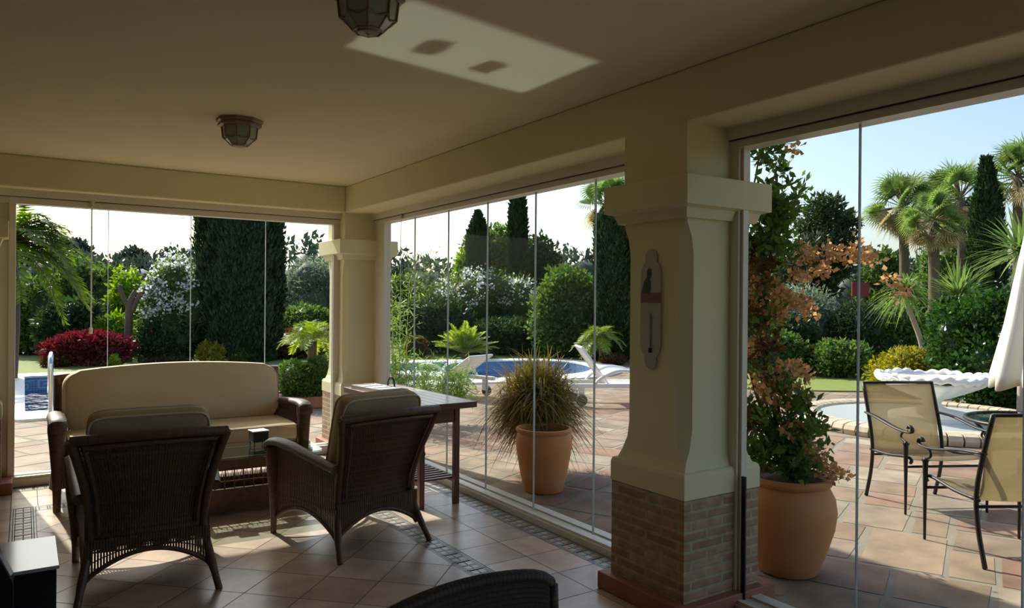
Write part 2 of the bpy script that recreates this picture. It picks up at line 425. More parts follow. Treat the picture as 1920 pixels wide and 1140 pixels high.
def band(x0, x1, y0, y1, along):          # small patterned tiles: blue-grey lattice on a pale ground
    L = 0.155; Wd = (x1 - x0) if along == 'y' else (y1 - y0)
    A0, A1 = (y0, y1) if along == 'y' else (x0, x1)
    def rect(a, b, c, e, col):            # a,b along; c,e across (0..1)
        if along == 'y': P = [(x0 + c * Wd, a), (x0 + e * Wd, a), (x0 + e * Wd, b), (x0 + c * Wd, b)]
        else: P = [(a, y0 + c * Wd), (b, y0 + c * Wd), (b, y0 + e * Wd), (a, y0 + e * Wd)]
        polys.append((P, col))
    n = int((A1 - A0) / L); L = (A1 - A0) / n
    for k in range(n):
        s = random.uniform(0.9, 1.1); pale = (0.46 * s, 0.45 * s, 0.39 * s); blue = (0.29 * s, 0.32 * s, 0.32 * s); tan = (0.46 * s, 0.36 * s, 0.26 * s)
        a = A0 + k * L + 0.003; b = A0 + (k + 1) * L - 0.003; D = b - a
        rect(a, b, 0.02, 0.10, blue); rect(a, b, 0.13, 0.18, pale); rect(a, b, 0.82, 0.87, pale); rect(a, b, 0.90, 0.98, blue)
        rect(a, a + D * 0.10, 0.21, 0.79, blue)
        rect(a + D * 0.14, a + D * 0.44, 0.21, 0.48, pale); rect(a + D * 0.14, a + D * 0.44, 0.52, 0.79, tan)
        rect(a + D * 0.48, a + D * 0.54, 0.21, 0.79, blue)
        rect(a + D * 0.58, a + D * 0.92, 0.21, 0.48, tan); rect(a + D * 0.58, a + D * 0.92, 0.52, 0.79, pale)
YF = YR
diagonal(0.085, 2.19, YF, 6.60)
band(2.19, 2.345, YF, 6.755, 'y'); band(-0.075, 0.085, YF, 6.755, 'y'); band(0.085, 2.19, 6.60, 6.755, 'x')
straight(2.345, 2.93, YF, 6.755, 2.655 - T, 4.15); straight(-1.45, -0.075, YF, 7.33, -0.075 - 5 * T, 4.15)
straight(-0.075, 2.93, 6.755, 7.33, 0.1, 6.755)
band(2.93, 3.085, YF, 7.33, 'y'); band(-0.075, 3.085, 7.33, 7.485, 'x')
M['floor'] = attrmat('floor_tiles', rough=0.26, bump=0.04, scale=5, noise=0.16)
tiles = tinted('floor', polys, M['floor'], 0.0)
slab = MB().box((XL - 0.2, YR - 0.2, -0.12), (3.26, 7.72, -0.003)).build('trim_1', pm('grout', (0.085, 0.065, 0.05), 0.9)); tag(slab, kind='structure')

# ceiling, roof, walls, beams
tag(MB().box((XL - 0.2, YR - 0.2, ZC), (3.92, 7.98, 3.02)).build('ceiling', M['ceiling']), kind='structure')
def beam(name, a, b): return tag(MB().box(a, b).build(name, M['plaster'], bevel=0.012), kind='structure')
beam('wall_right', (XI, YR - 0.1, ZB), (3.35, 7.945, ZC))
beam('wall_back', (XL, YI, ZB), (XI, 7.945, ZC))
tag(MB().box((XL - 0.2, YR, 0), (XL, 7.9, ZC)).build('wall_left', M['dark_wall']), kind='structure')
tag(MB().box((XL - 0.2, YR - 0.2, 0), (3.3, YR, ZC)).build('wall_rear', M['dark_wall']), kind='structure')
tag(MB().box((XL, YI + 0.05, 0), (-0.72, 7.9, ZB)).build('wall_back_left', M['plaster']), kind='structure')
tag(MB().box((XI, YR, 0), (3.3, -2.75, ZB)).build('wall_right_rear', M['plaster']), kind='structure')

def pillar(name, x0, x1, y0, y1, label, sc=0.06):
    root = empty(name, ((x0 + x1) / 2, (y0 + y1) / 2, 0), 0, label, 'pillar')
    hx, hy = (x1 - x0) / 2, (y1 - y0) / 2
    MB().box((-hx, -hy, 2.20), (hx, hy, ZB + 0.01)).build('upper_shaft', M['plaster'], root)
    # shaft with stopped chamfers and a flared foot
    R = []
    for z, ch, fl in ((0.70, 0.004, 0.026), (0.745, 0.004, 0.020), (0.79, 0.012, 0.006), (0.86, 0.040, 0), (0.95, 0.055, 0), (1.4, 0.055, 0), (1.86, 0.055, 0), (1.95, 0.04, 0), (2.01, 0.012, 0), (2.05, 0.004, 0), (2.12, 0.004, 0)):
        X, Y = hx + fl, hy + fl
        R.append([(X - ch, -Y, z), (X, -Y + ch, z), (X, Y - ch, z), (X - ch, Y, z), (-X + ch, Y, z), (-X, Y - ch, z), (-X, -Y + ch, z), (-X + ch, -Y, z)])
    MB().rings(R).build('shaft', M['plaster'], root)
    c = MB(); e = 0.08
    R = []
    for z, o in ((2.04, 0.025), (2.075, 0.035), (2.09, 0.04), (2.10, 0.08), (2.245, 0.08), (2.25, 0.075)):
        R.append([(hx + o, -hy - o, z), (hx + o, hy + o, z), (-hx - o, hy + o, z), (-hx - o, -hy - o, z)])
    c.rings(R).build('capital', M['plaster'], root)
    R = []
    for z, o in ((0.615, 0.045), (0.72, 0.045), (0.74, 0.038), (0.745, 0.03)):
        R.append([(hx + o, -hy - o, z), (hx + o, hy + o, z), (-hx - o, hy + o, z), (-hx - o, -hy - o, z)])
    MB().rings(R).build('plinth_moulding', M['plaster'], root)
    MB().box((-hx - 0.04, -hy - 0.04, 0), (hx + 0.04, hy + 0.04, 0.617)).build('brick_base', M['brick'], root)
    MB().box((-hx - 0.095, -hy - 0.095, 0), (hx + 0.12, hy + 0.095, 0.095)).build('tile_footing', M['redtile'], root, bevel=0.006)
    return root
p1 = pillar('pillar', 2.80, 3.29, 2.635, 3.10, 'cream pillar on a brick base nearest the camera, thermometer plate on it')
pillar('pillar', 2.80, 3.29, 7.42, 7.92, 'cream corner pillar on a brick base behind the wooden side table')
pillar('pillar', -0.70, -0.19, 7.36, 7.92, 'cream pillar at the left edge beside the pool window')

# frameless glass walls: top rail, sill, side posts, single panes with their edges
def rail_y(root, y0, y1):                 # along the right-hand wall
    a = MB(); a.box((3.10, y0, 2.47), (3.26, y1, ZB)); a.build('rail_cover', M['white_metal'], root)
    a = MB(); a.box((3.125, y0, 2.425), (3.235, y1, 2.465)); a.build('top_rail', M['white_metal'], root)
    a = MB(); a.box((3.118, y0, 2.464), (3.24, y1, 2.471)); a.build('rail_groove', M['rubber'], root)
    a = MB(); a.box((3.085, y0, 0), (3.28, y1, 0.045)); a.box((3.10, y0, 0.045), (3.135, y1, 0.062)); a.box((3.205, y0, 0.045), (3.28, y1, 0.062)); a.build('sill', M['white_metal'], root)
    a = MB(); a.box((3.136, y0, 0.045), (3.204, y1, 0.052)); a.build('sill_track', M['track'], root)
def pane_y(root, y0, y1, z0=0.06, z1=2.43):
    p = MB().box((3.165, y0 + 0.003, z0), (3.175, y1 - 0.003, z1)).build('glass_pane', M['glass'], root)
    MB().box((3.163, y0 - 0.003, z0), (3.177, y0 + 0.0025, z1)).build('pane_edge', M['glass_edge'], p)
w1 = empty('window_1', (0, 0, 0), kind='structure')
rail_y(w1, 3.10, 7.42)
ys = [3.115, 3.79, 4.48, 5.16, 5.83, 6.51, 7.16]
for a, b in zip(ys[:-1], ys[1:]): pane_y(w1, a, b)
MB().box((3.13, 7.16, 0.04), (3.21, 7.42, 2.47)).build('side_post', M['white_metal'], w1, bevel=0.004)
MB().box((3.14, 3.10, 0.04), (3.20, 3.13, 2.47)).build('side_post', M['white_metal'], w1, bevel=0.004)
k = MB(); k.tube([(3.115, 6.70, 2.46), (3.115, 6.70, 2.425)], [0.016, 0.011], 12); k.box((3.105, 6.69, 2.44), (3.125, 6.71, 2.46)); k.build('cord_guide', M['track'], w1)
k = MB(); k.tube([(3.118, 6.72, 2.43), (3.118, 6.72, 1.36)], 0.0035, 6); k.tube([(3.118, 6.72, 1.37), (3.118, 6.72, 1.32)], 0.008, 8); k.build('pull_cord', M['white_plastic'], w1)

w2 = empty('window_2', (0, 0, 0), kind='structure')
rail_y(w2, -2.75, 2.635)
ys = [-2.75, -2.09, -1.42, -0.75, -0.08, 0.59, 1.26, 1.93, 2.56]  # unseen length behind the camera extended to bring more light onto the pillar
for a, b in zip(ys[:-1], ys[1:]): pane_y(w2, a, b)
MB().box((3.13, 2.58, 0.03), (3.21, 2.64, 2.47)).build('side_post', M['white_metal'], w2, bevel=0.003)
MB().box((3.150, 2.563, 0.03), (3.19, 2.578, 2.44)).build('post_seal', M['white_metal'], w2)
MB().box((3.142, 2.530, 0.06), (3.152, 2.556, 0.70)).build('lock_bar', M['bronze'], w2)

w3 = empty('window_3', (0, 0, 0), kind='structure')
a = MB(); a.box((-0.2, YG - 0.07, 2.47), (2.80, YG + 0.09, ZB)); a.build('rail_cover', M['white_metal'], w3)
a = MB(); a.box((-0.2, YG - 0.045, 2.41), (2.80, YG + 0.065, 2.465)); a.build('top_rail', M['white_metal'], w3)
a = MB(); a.box((-0.2, YG - 0.05, 2.464), (2.80, YG + 0.07, 2.471)); a.build('rail_groove', M['rubber'], w3)
a = MB(); a.box((-0.2, YG - 0.085, 0), (2.80, YG + 0.11, 0.065)); a.box((-0.2, YG - 0.07, 0.065), (2.80, YG - 0.035, 0.085)); a.box((-0.2, YG + 0.035, 0.065), (2.80, YG + 0.11, 0.085)); a.build('sill', M['white_metal'], w3)
MB().box((-0.11, YG - 0.05, 0.06), (-0.06, YG + 0.05, 2.47)).build('side_post', M['white_metal'], w3, bevel=0.004)
MB().box((-0.19, YG - 0.02, 0.06), (-0.11, YG + 0.03, 2.47)).build('side_post', M['white_metal'], w3)
MB().box((2.735, YG - 0.03, 0.06), (2.80, YG + 0.03, 2.47)).build('side_post', M['white_metal'], w3)
xs = [-0.06, 0.634, 1.331, 2.034, 2.735]
for a_, b_ in zip(xs[:-1], xs[1:]):
    p = MB().box((a_ + 0.003, YG - 0.005, 0.08), (b_ - 0.003, YG + 0.005, 2.42)).build('glass_pane', M['glass'], w3)
    MB().box((b_ - 0.0025, YG - 0.007, 0.08), (b_ + 0.003, YG + 0.007, 2.42)).build('pane_edge', M['glass_edge'], p)
k = MB(); k.tube([(0.50, YG - 0.06, 2.475), (0.50, YG - 0.06, 2.425)], [0.022, 0.014], 12); k.tube([(0.58, YG - 0.05, 2.45), (0.58, YG - 0.06, 2.45)], 0.010, 10); k.build('cord_guide', M['track'], w3)
k = MB(); k.tube([(0.50, YG - 0.05, 2.43), (0.50, YG - 0.05, 1.33)], 0.006, 8); k.tube([(0.50, YG - 0.05, 1.345), (0.50, YG - 0.05, 1.29)], 0.012, 10); k.build('pull_rod', M['white_plastic'], w3)

# ---------------------------------------------------------------- ceiling lanterns
def ceiling_lamp(x, y, label):
    r = empty('ceiling_lamp', (x, y, ZC), PI / 8, label, 'ceiling lamp', 'octagonal ceiling lanterns')
    MB().lathe([(0.150, 0), (0.150, -0.018), (0.135, -0.026), (0.140, -0.032), (0.140, -0.045), (0.118, -0.052)], seg=8).build('canopy', M['lamp_metal'], r)
    MB().lathe([(0.112, -0.05), (0.104, -0.12), (0.060, -0.165), (0.0001, -0.17)], seg=8).build('lamp_glass', M['lamp_glass'], r)
    m = MB()
    for k in range(8):
        a = 2 * PI * k / 8; a2 = a + PI / 4; c, s = math.cos(a), math.sin(a); c2, s2 = math.cos(a2), math.sin(a2)
        m.tube([(0.115 * c, 0.115 * s, -0.05), (0.107 * c, 0.107 * s, -0.122), (0.085 * c, 0.085 * s, -0.138), (0.055 * c, 0.055 * s, -0.170)], 0.0045, 6)
        m.tube([(0.107 * c, 0.107 * s, -0.122), (0.096 * (c + c2) / 2, 0.096 * (s + s2) / 2, -0.133), (0.107 * c2, 0.107 * s2, -0.122)], 0.004, 6)
        m.tube([(0.057 * c, 0.057 * s, -0.168), (0.057 * c2, 0.057 * s2, -0.168)], 0.004, 6)
    m.build('lamp_frame', M['lamp_metal'], r)
    MB().lathe([(0.045, -0.168), (0.038, -0.176), (0.012, -0.180), (0.0001, -0.184)], seg=16).build('finial', M['lamp_metal'], r)
ceiling_lamp(1.09, 2.66, 'octagonal glass ceiling lantern nearest the camera, beside the light patch')
ceiling_lamp(1.19, 5.10, 'octagonal glass ceiling lantern further off, above the wicker armchairs')

# ---------------------------------------------------------------- thermometer plate on the pillar
t = empty('thermometer_plate', (2.80, 2.878, 1.57), -PI / 2, 'tall white enamel thermometer plate with black and red picture on near pillar', 'thermometer')
def stad(hw, z0, z1, n=12):
    P = []
    for k in range(n + 1): a = PI * k / n; P.append((hw * math.cos(a), z1 + hw * math.sin(a)))
    for k in range(n + 1): a = PI + PI * k / n; P.append((hw * math.cos(a), z0 + hw * math.sin(a)))
    return P
FX = Matrix(((1, 0, 0, 0), (0, 0, -1, 0), (0, 1, 0, 0), (0, 0, 0, 1)))   # polygon plane x,z; thickness towards -y
t.rotation_euler = (0, 0, -PI / 2)        # local -y faces the room (-x)
m = MB(); m.prism(stad(0.076, -0.19, 0.19), 0, 0.008, FX); m.build('plate', M['enamel'], t)
for z0_, z1_ in ((-0.275, -0.265), (0.270, 0.278)): MB().prism(stad(0.045, z0_, z1_), 0, 0.007, FX).build('plate_lobe', M['enamel'], t)
m = MB(); m.box((-0.074, -0.0095, 0.035), (0.074, -0.008, 0.09)); m.build('red_band', M['enamel_red'], t)
m = MB(); m.prism([(-0.072, 0.091), (-0.005, 0.086), (0.0, 0.12), (-0.004, 0.165), (0.006, 0.185), (0.004, 0.215), (-0.016, 0.222), (-0.028, 0.205), (-0.030, 0.175), (-0.050, 0.150), (-0.058, 0.12)], 0.008, 0.0095, FX); m.build('black_figure', M['enamel_black'], t)
m = MB(); m.tube([(0, -0.011, -0.02), (0, -0.011, -0.20)], 0.004, 8); m.build('glass_tube', M['lamp_glass'], t)
m = MB(); m.tube([(0, -0.010, -0.205), (0, -0.010, -0.23)], 0.010, 10); m.build('bulb', M['enamel_black'], t)
# ================================================================ WICKER SEATING (local: faces +y, origin on the floor)
def ribs(mb, F, nu, nv, fill=0.62, th=0.006, u0=0.0, u1=1.0):   # separate upright strands over a surface F(u,v)
    for i in range(nu):
        a = lerp(u0, u1, (i + 0.5 - fill / 2) / nu); b = lerp(u0, u1, (i + 0.5 + fill / 2) / nu)
        mb.grid(lambda u, v, a=a, b=b: F(lerp(a, b, u), v), 1, nv, th)
def hoops(mb, F, vs, nu=24, r=0.004, off=0.0):
    for v in vs: mb.tube([F(i / nu, v) for i in range(nu + 1)], r, 5, cap=False)
def make_chair(loc, rz, label, hw=0.33, group='wicker armchairs facing the sofa'):
    R_ = empty('wicker_armchair', loc, rz, label, 'armchair', group)
    W = M['wicker']; Q = M['rattan']
    def post(s): return [(s * hw * 1.04, -0.46, 0.0), (s * hw * 0.95, -0.385, 0.14), (s * hw * 0.86, -0.33, 0.30), (s * hw * 0.86, -0.335, 0.44), (s * hw * 0.93, -0.40, 0.62), (s * hw * 1.04, -0.465, 0.78), (s * hw * 1.13, -0.505, 0.885)]
    PL = spline(post(-1), 5); PR = spline(post(1), 5)
    def back(u, v, dy=0.0):
        t = v * (len(PL) - 1); i = min(int(t), len(PL) - 2); f = t - i
        a = PL[i].lerp(PL[i + 1], f); b = PR[i].lerp(PR[i + 1], f); p = a.lerp(b, u)
        bow = math.sin(PI * u); return (p.x, p.y - 0.035 * bow + dy, p.z + 0.012 * bow * v)
    for s, P in ((-1, PL), (1, PR)):
        MB().tube(P, [0.019] * 4 + [0.023] * (len(P) - 4), 10).build('rear_leg', Q, R_, smooth=True, angle=50)
    # woven back: upright strands with thin cross strands, denser than a net
    m = MB(); vlo = 0.29
    G1 = lambda u, v: back(lerp(0.02, 0.98, u), lerp(vlo, 0.97, v), 0.012)
    ribs(m, G1, 44, 14, 0.80, 0.005); hoops(m, G1, [0.06 * k for k in range(17)], 20, 0.0045)
    m.build('woven_back', W, R_)
    m = MB(); m.tube([back(k / 16, 1.0) for k in range(17)], 0.026, 10); m.tube([back(k / 16, 0.93, -0.014) for k in range(1, 16)], 0.013, 8)
    m.tube([back(0.07, 0.90, -0.02)] + [back(0.07, v / 10, -0.02) for v in range(8, 3, -1)], 0.010, 6); m.tube([back(0.93, 0.90, -0.02)] + [back(0.93, v / 10, -0.02) for v in range(8, 3, -1)], 0.010, 6)
    m.build('back_rim', Q, R_, smooth=True, angle=50)
    # arched skirts under the seat on four sides
    def skirt(p0, p1, top, drop, arch, name='skirt', n=26, fill=0.52):
        p0, p1 = Vector(p0), Vector(p1)
        def low(u): return top - drop + arch * math.sin(PI * u) ** 0.8
        def F(u, v):
            p = p0.lerp(p1, u); z = lerp(low(u), top, v); return (p.x, p.y, z)
        m = MB(); ribs(m, F, n, 4, fill, 0.006); hoops(m, F, [0.35, 0.7], 16, 0.0035); m.build(name, W, R_)
        MB().tube([F(k / 20, 0.0) for k in range(21)], 0.013, 8).build('skirt_rim', Q, R_, smooth=True, angle=50)
    fy = 0.38
    skirt((-hw * 0.93, -0.365, 0), (hw * 0.93, -0.365, 0), 0.335, 0.215, 0.13, n=44, fill=0.74)
    skirt((-hw * 0.98, fy, 0), (hw * 0.98, fy, 0), 0.30, 0.19, 0.12, n=40)
    for s in (-1, 1): skirt((s * hw * 0.93, -0.36, 0), (s * hw * 1.0, fy, 0), 0.30, 0.19, 0.12, n=36)
    MB().box((-hw * 0.93, -0.33, 0.275), (hw * 0.93, fy - 0.01, 0.31)).build('seat_deck', W, R_)
    MB().box((-hw * 0.95, fy - 0.015, 0.24), (hw * 0.95, fy + 0.015, 0.33)).build('front_rail', W, R_, bevel=0.008)
    # front post swelling upward into the rolled arm, and side panel
    for s in (-1, 1):
        x = s * (hw + 0.025)
        m = MB(); m.tube([(x * 0.97, 0.40, 0), (x * 0.97, 0.395, 0.10), (x * 0.98, 0.39, 0.25), (x, 0.385, 0.42), (x, 0.385, 0.54), (x, 0.38, 0.60)], [(0.020, 0.020), (0.022, 0.022), (0.030, 0.030), (0.044, 0.040), (0.052, 0.046), (0.050, 0.040)], 12, upv=(0, 1, 0))
        m.build('front_leg', W, R_, smooth=True, angle=60)
        P = spline([(x, 0.425, 0.565), (x, 0.43, 0.605), (x, 0.36, 0.637), (x, 0.15, 0.635), (x * 0.98, -0.10, 0.60), (x * 0.93, -0.38, 0.56)], 4)
        n = len(P); MB().tube(P, [(0.046 + 0.010 * math.sin(PI * min(1, 2 * k / n)) - 0.022 * max(0, k / n - 0.4), 0.030) for k in range(n)], 12).build('arm', W, R_, smooth=True, angle=60)
        F = lambda u, v, s=s: (s * hw * lerp(0.92, 1.04, u), lerp(-0.34, 0.36, u), lerp(0.30, lerp(0.56, 0.60, u), v))
        m = MB(); ribs(m, F, 34, 3, 0.7, 0.005); hoops(m, F, [0.2, 0.4, 0.6, 0.8], 10, 0.004); m.build('side_panel', W, R_)
    # cushions
    def pillow(name, F, parent, mat, n=10):
        return MB().grid(F, 14, 12, 0).build(name, mat, parent, smooth=True)
    def cushion(name, cx, cy, cz, hx, hy, hz, tilt=0.0, mat='stripe_cushion'):
        R = []; Mx = Matrix.Translation((cx, cy, cz)) @ Matrix.Rotation(tilt, 4, 'X'); seg = 40
        for z, k in ((-1, 0.90), (-0.86, 0.965), (-0.5, 0.995), (0.0, 1.0), (0.5, 0.995), (0.86, 0.965), (1, 0.90)):
            r = []
            for q in range(seg):
                a = 2 * PI * q / seg; c, s = math.cos(a), math.sin(a); e = 0.22
                r.append(Mx @ Vector((hx * k * math.copysign(abs(c) ** e, c), hy * k * math.copysign(abs(s) ** e, s), z * hz)))
            R.append(r)
        for zz, k in ((1.10, 0.6), (1.14, 0.1)):
            R.append([Mx @ Vector((hx * k * math.copysign(abs(math.cos(2 * PI * q / seg)) ** 0.22, math.cos(2 * PI * q / seg)), hy * k * math.copysign(abs(math.sin(2 * PI * q / seg)) ** 0.22, math.sin(2 * PI * q / seg)), zz * hz)) for q in range(seg)])
        o = MB().rings(R).build(name, M[mat], R_, smooth=True)
        for zz in (-0.9, 0.9):
            P = [Mx @ Vector((hx * 0.975 * math.copysign(abs(math.cos(2 * PI * q / 64)) ** 0.22, math.cos(2 * PI * q / 64)), hy * 0.975 * math.copysign(abs(math.sin(2 * PI * q / 64)) ** 0.22, math.sin(2 * PI * q / 64)), zz * hz)) for q in range(65)]
            MB().tube(P, 0.006, 6, cap=False).build('piping', M['piping'], o)
        return o
    cushion('seat_cushion', 0, 0.05, 0.375, hw * 0.93, 0.35, 0.055)
    cushion('back_cushion', 0, -0.300, 0.715, hw * 0.92, 0.300, 0.060, PI / 2 + 0.26 - 0.0)
    return R_
make_chair((0.595, 4.78), math.radians(-3), 'wicker armchair seen from behind at left, blocking the middle of the sofa')
make_chair((1.86, 4.82), math.radians(11), 'wicker armchair with pale cushion beside the wooden side table')

# ---------------------------------------------------------------- sofa
def make_sofa(loc, rz):
    R_ = empty('wicker_sofa', loc, rz, 'long wicker sofa with cream cushions in front of the pool window', 'sofa')
    W = M['wicker']; Q = M['rattan']; H = 0.94
    def topz(u): return 0.93 + 0.055 * math.sin(PI * u)
    for s in (-1, 1):
        MB().tube(spline([(s * H, -0.42, 0), (s * H * 0.98, -0.38, 0.2), (s * H * 0.97, -0.36, 0.45), (s * H * 0.97, -0.40, 0.75), (s * (H - 0.03), -0.435, 0.92)], 4), 0.032, 10).build('rear_post', Q, R_, smooth=True, angle=50)
        MB().tube([(s * H, 0.42, 0), (s * H, 0.415, 0.12), (s * H, 0.41, 0.3), (s * H, 0.40, 0.48), (s * H, 0.395, 0.60), (s * H, 0.39, 0.655)], [(0.026, 0.026), (0.028, 0.028), (0.038, 0.036), (0.052, 0.045), (0.064, 0.05), (0.064, 0.045)], 12, upv=(0, 1, 0)).build('front_leg', W, R_, smooth=True, angle=60)
        P = spline([(s * H, 0.44, 0.60), (s * H, 0.445, 0.650), (s * H, 0.36, 0.680), (s * H, 0.1, 0.67), (s * H * 0.985, -0.36, 0.63)], 5)
        MB().tube(P, [(0.064, 0.032)] * len(P), 12).build('arm', W, R_, smooth=True, angle=60)
        F = lambda u, v, s=s: (s * H, lerp(-0.36, 0.38, u), lerp(0.22, 0.66, v))
        m = MB(); ribs(m, F, 34, 3, 0.62, 0.005); hoops(m, F, [0.2, 0.5, 0.8], 8, 0.004); m.build('side_panel', W, R_)
    F = lambda u, v: (lerp(-H, H, u), -0.40 - 0.035 * v, lerp(0.15, topz(u), v))
    m = MB(); ribs(m, F, 110, 3, 0.75, 0.006); hoops(m, F, [0.1 * k for k in range(11)], 30, 0.005); m.build('woven_back', W, R_)
    MB().tube([F(k / 24, 1.0) for k in range(25)], 0.028, 10).build('back_rim', Q, R_, smooth=True, angle=50)
    def apron(u, v): return (lerp(-H, H, u), 0.385, lerp(0.17 + 0.07 * math.sin(PI * u), 0.36, v))
    m = MB(); ribs(m, apron, 110, 2, 0.85, 0.006); hoops(m, apron, [0.2, 0.5, 0.8], 30, 0.005); m.build('front_apron', W, R_)
    MB().tube([apron(k / 24, 0) for k in range(25)], 0.016, 8).build('apron_rim', Q, R_, smooth=True, angle=50)
    MB().box((-H + 0.02, -0.36, 0.30), (H - 0.02, 0.375, 0.35)).build('seat_deck', W, R_)
    # seat cushion: one long slab with rounded front
    def slab(name, hx, prof, mat):        # prof: closed outline in (y,z)
        n = 22; R = []
        for i in range(n + 1):
            u = i / n; x = lerp(-hx, hx, u); e = min(1, min(u, 1 - u) * n / 2.0); k = 0.90 + 0.10 * math.sin(PI / 2 * e)
            c = (sum(p[0] for p in prof) / len(prof), sum(p[1] for p in prof) / len(prof))
            R.append([(x, c[0] + (p[0] - c[0]) * k, c[1] + (p[1] - c[1]) * k) for p in prof])
        return R
    R = slab('seat', 0.865, [(-0.24, 0.352), (0.40, 0.352), (0.445, 0.37), (0.46, 0.42), (0.455, 0.485), (0.43, 0.515), (0.34, 0.525), (-0.2, 0.52), (-0.27, 0.50), (-0.27, 0.37)], 'cushion')
    sc = MB().rings(R).build('seat_cushion', M['cushion'], R_, smooth=True, angle=70)
    MB().tube([(lerp(-0.86, 0.86, k / 30), 0.442, 0.508) for k in range(31)], 0.006, 6).build('piping', M['piping'], sc)
    # one-piece back cushion with cambered top and round corners
    hx = 0.885; R = []
    def outline(k, y):
        P = []
        n = 16; rc = 0.12
        def tz(x): return 0.985 + 0.055 * (1 - (x / hx) ** 2)
        P.append((-hx * k, y, 0.60)); P.append((-hx * k, y, tz(hx) - rc))
        for q in range(1, 6): a = PI - PI / 2 * q / 6; P.append(((-hx + rc + rc * math.cos(a)) * k, y, tz(hx) - rc + rc * math.sin(a)))
        for q in range(n + 1): x = lerp(-hx + rc, hx - rc, q / n); P.append((x * k, y, tz(x)))
        for q in range(1, 6): a = PI / 2 - PI / 2 * q / 6; P.append(((hx - rc + rc * math.cos(a)) * k, y, tz(hx) - rc + rc * math.sin(a)))
        P.append((hx * k, y, tz(hx) - rc)); P.append((hx * k, y, 0.60)); P.append(((hx - 0.05) * k, y, 0.515)); P.append(((-hx + 0.05) * k, y, 0.515))
        c = 0.76; lean = lambda z: -0.13 * (z - 0.5)
        return [(a, b + lean(z), c + (z - c) * k) for a, b, z in P]
    for y, k in ((-0.335, 0.94), (-0.315, 0.985), (-0.27, 1.0), (-0.20, 1.0), (-0.165, 0.985), (-0.145, 0.95), (-0.13, 0.6), (-0.125, 0.1)): R.append(outline(k, y))
    bc = MB().rings(R).build('back_cushion', M['cushion'], R_, smooth=True, angle=70)
    P = outline(0.985, -0.165); MB().tube(P + [P[0]], 0.006, 6, cap=False).build('piping', M['piping'], bc)
    return R_
make_sofa((1.155, 6.92), PI)

# ---------------------------------------------------------------- glass-topped wicker coffee table
ct = empty('coffee_table', (TBX, TBY, 0), math.radians(-3), 'wicker coffee table with glass top between armchairs and sofa', 'table')
def rrect(hx, hy, r, n=6):
    P = []
    for cx, cy, a0 in ((hx - r, hy - r, 0), (-hx + r, hy - r, 90), (-hx + r, -hy + r, 180), (hx - r, -hy + r, 270)):
        for k in range(n + 1): a = math.radians(a0 + 90 * k / n); P.append((cx + r * math.cos(a), cy + r * math.sin(a)))
    return P
MB().prism(rrect(0.565, 0.335, 0.06), TBZ - 0.012, TBZ).build('glass_top', M['table_glass'], ct)
bx, by = 0.38, 0.20
W = M['wicker']
for sx in (-1, 1):
    for sy in (-1, 1): MB().tube([(sx * bx, sy * by, 0), (sx * bx, sy * by, 0.435)], 0.020, 10).build('leg', M['rattan'], ct, smooth=True, angle=50)
m = MB()
for s in (-1, 1):
    m.box((-bx, s * by - 0.012, 0.345), (bx, s * by + 0.012, 0.43)); m.box((s * bx - 0.012, -by, 0.345), (s * bx + 0.012, by, 0.43))
m.build('top_frame', W, ct)
m = MB()
for s in (-1, 1):
    m.box((-bx, s * by - 0.012, 0.06), (bx, s * by + 0.012, 0.20)); m.box((s * bx - 0.012, -by, 0.06), (s * bx + 0.012, by, 0.20))
m.build('lower_box', W, ct)
m = MB()
for s in (-1, 1):
    for (A, B, n) in (((-bx, s * by), (bx, s * by), 22), ((s * bx, -by), (s * bx, by), 12)):
        for k in range(n):
            p = lambda t: (lerp(A[0], B[0], t), lerp(A[1], B[1], t))
            a, b, c = p(k / n), p((k + 0.5) / n), p((k + 1) / n)
            m.tube([(*a, 0.255), (*b, 0.34), (*c, 0.255)], 0.004, 5)
        m.tube([(*A, 0.252), (*B, 0.252)], 0.006, 6)
        for k in range(n // 2): a = p((k + 0.5) / (n / 2)); m.tube([(*a, 0.20), (*a, 0.252)], 0.005, 5)
m.build('open_lattice', M['rattan'], ct)
MB().box((-bx, -by, 0.10), (bx, by, 0.12)).build('shelf', W, ct)

def holder(x, y, rz, label, sx=1.0, sy=1.0):
    r = empty('tealight_holder', (x, y, TBZ), rz, label, 'candle holder')
    m = MB(); hx, hy = 0.06 * sx, 0.06 * sy
    m.box((-hx, -hy, 0.035), (hx, hy, 0.115)); m.build('body', M['black_matt'], r, bevel=0.006)
    for a in (-1, 1):
        for b in (-1, 1): MB().tube([(a * hx * 0.8, b * hy * 0.8, 0), (a * hx * 0.8, b * hy * 0.8, 0.04)], 0.004, 6).build('leg', M['black_matt'], r)
    MB().box((-hx - 0.004, -hy - 0.004, 0.115), (hx + 0.004, hy + 0.004, 0.124)).build('lid', M['white_plastic'], r, bevel=0.003)
holder(1.56, 5.99, 0.1, 'small black box-shaped holder on thin legs standing on the glass table')
holder(1.19, 5.90, -0.1, 'second black box-shaped holder on the glass table, behind the left armchair')

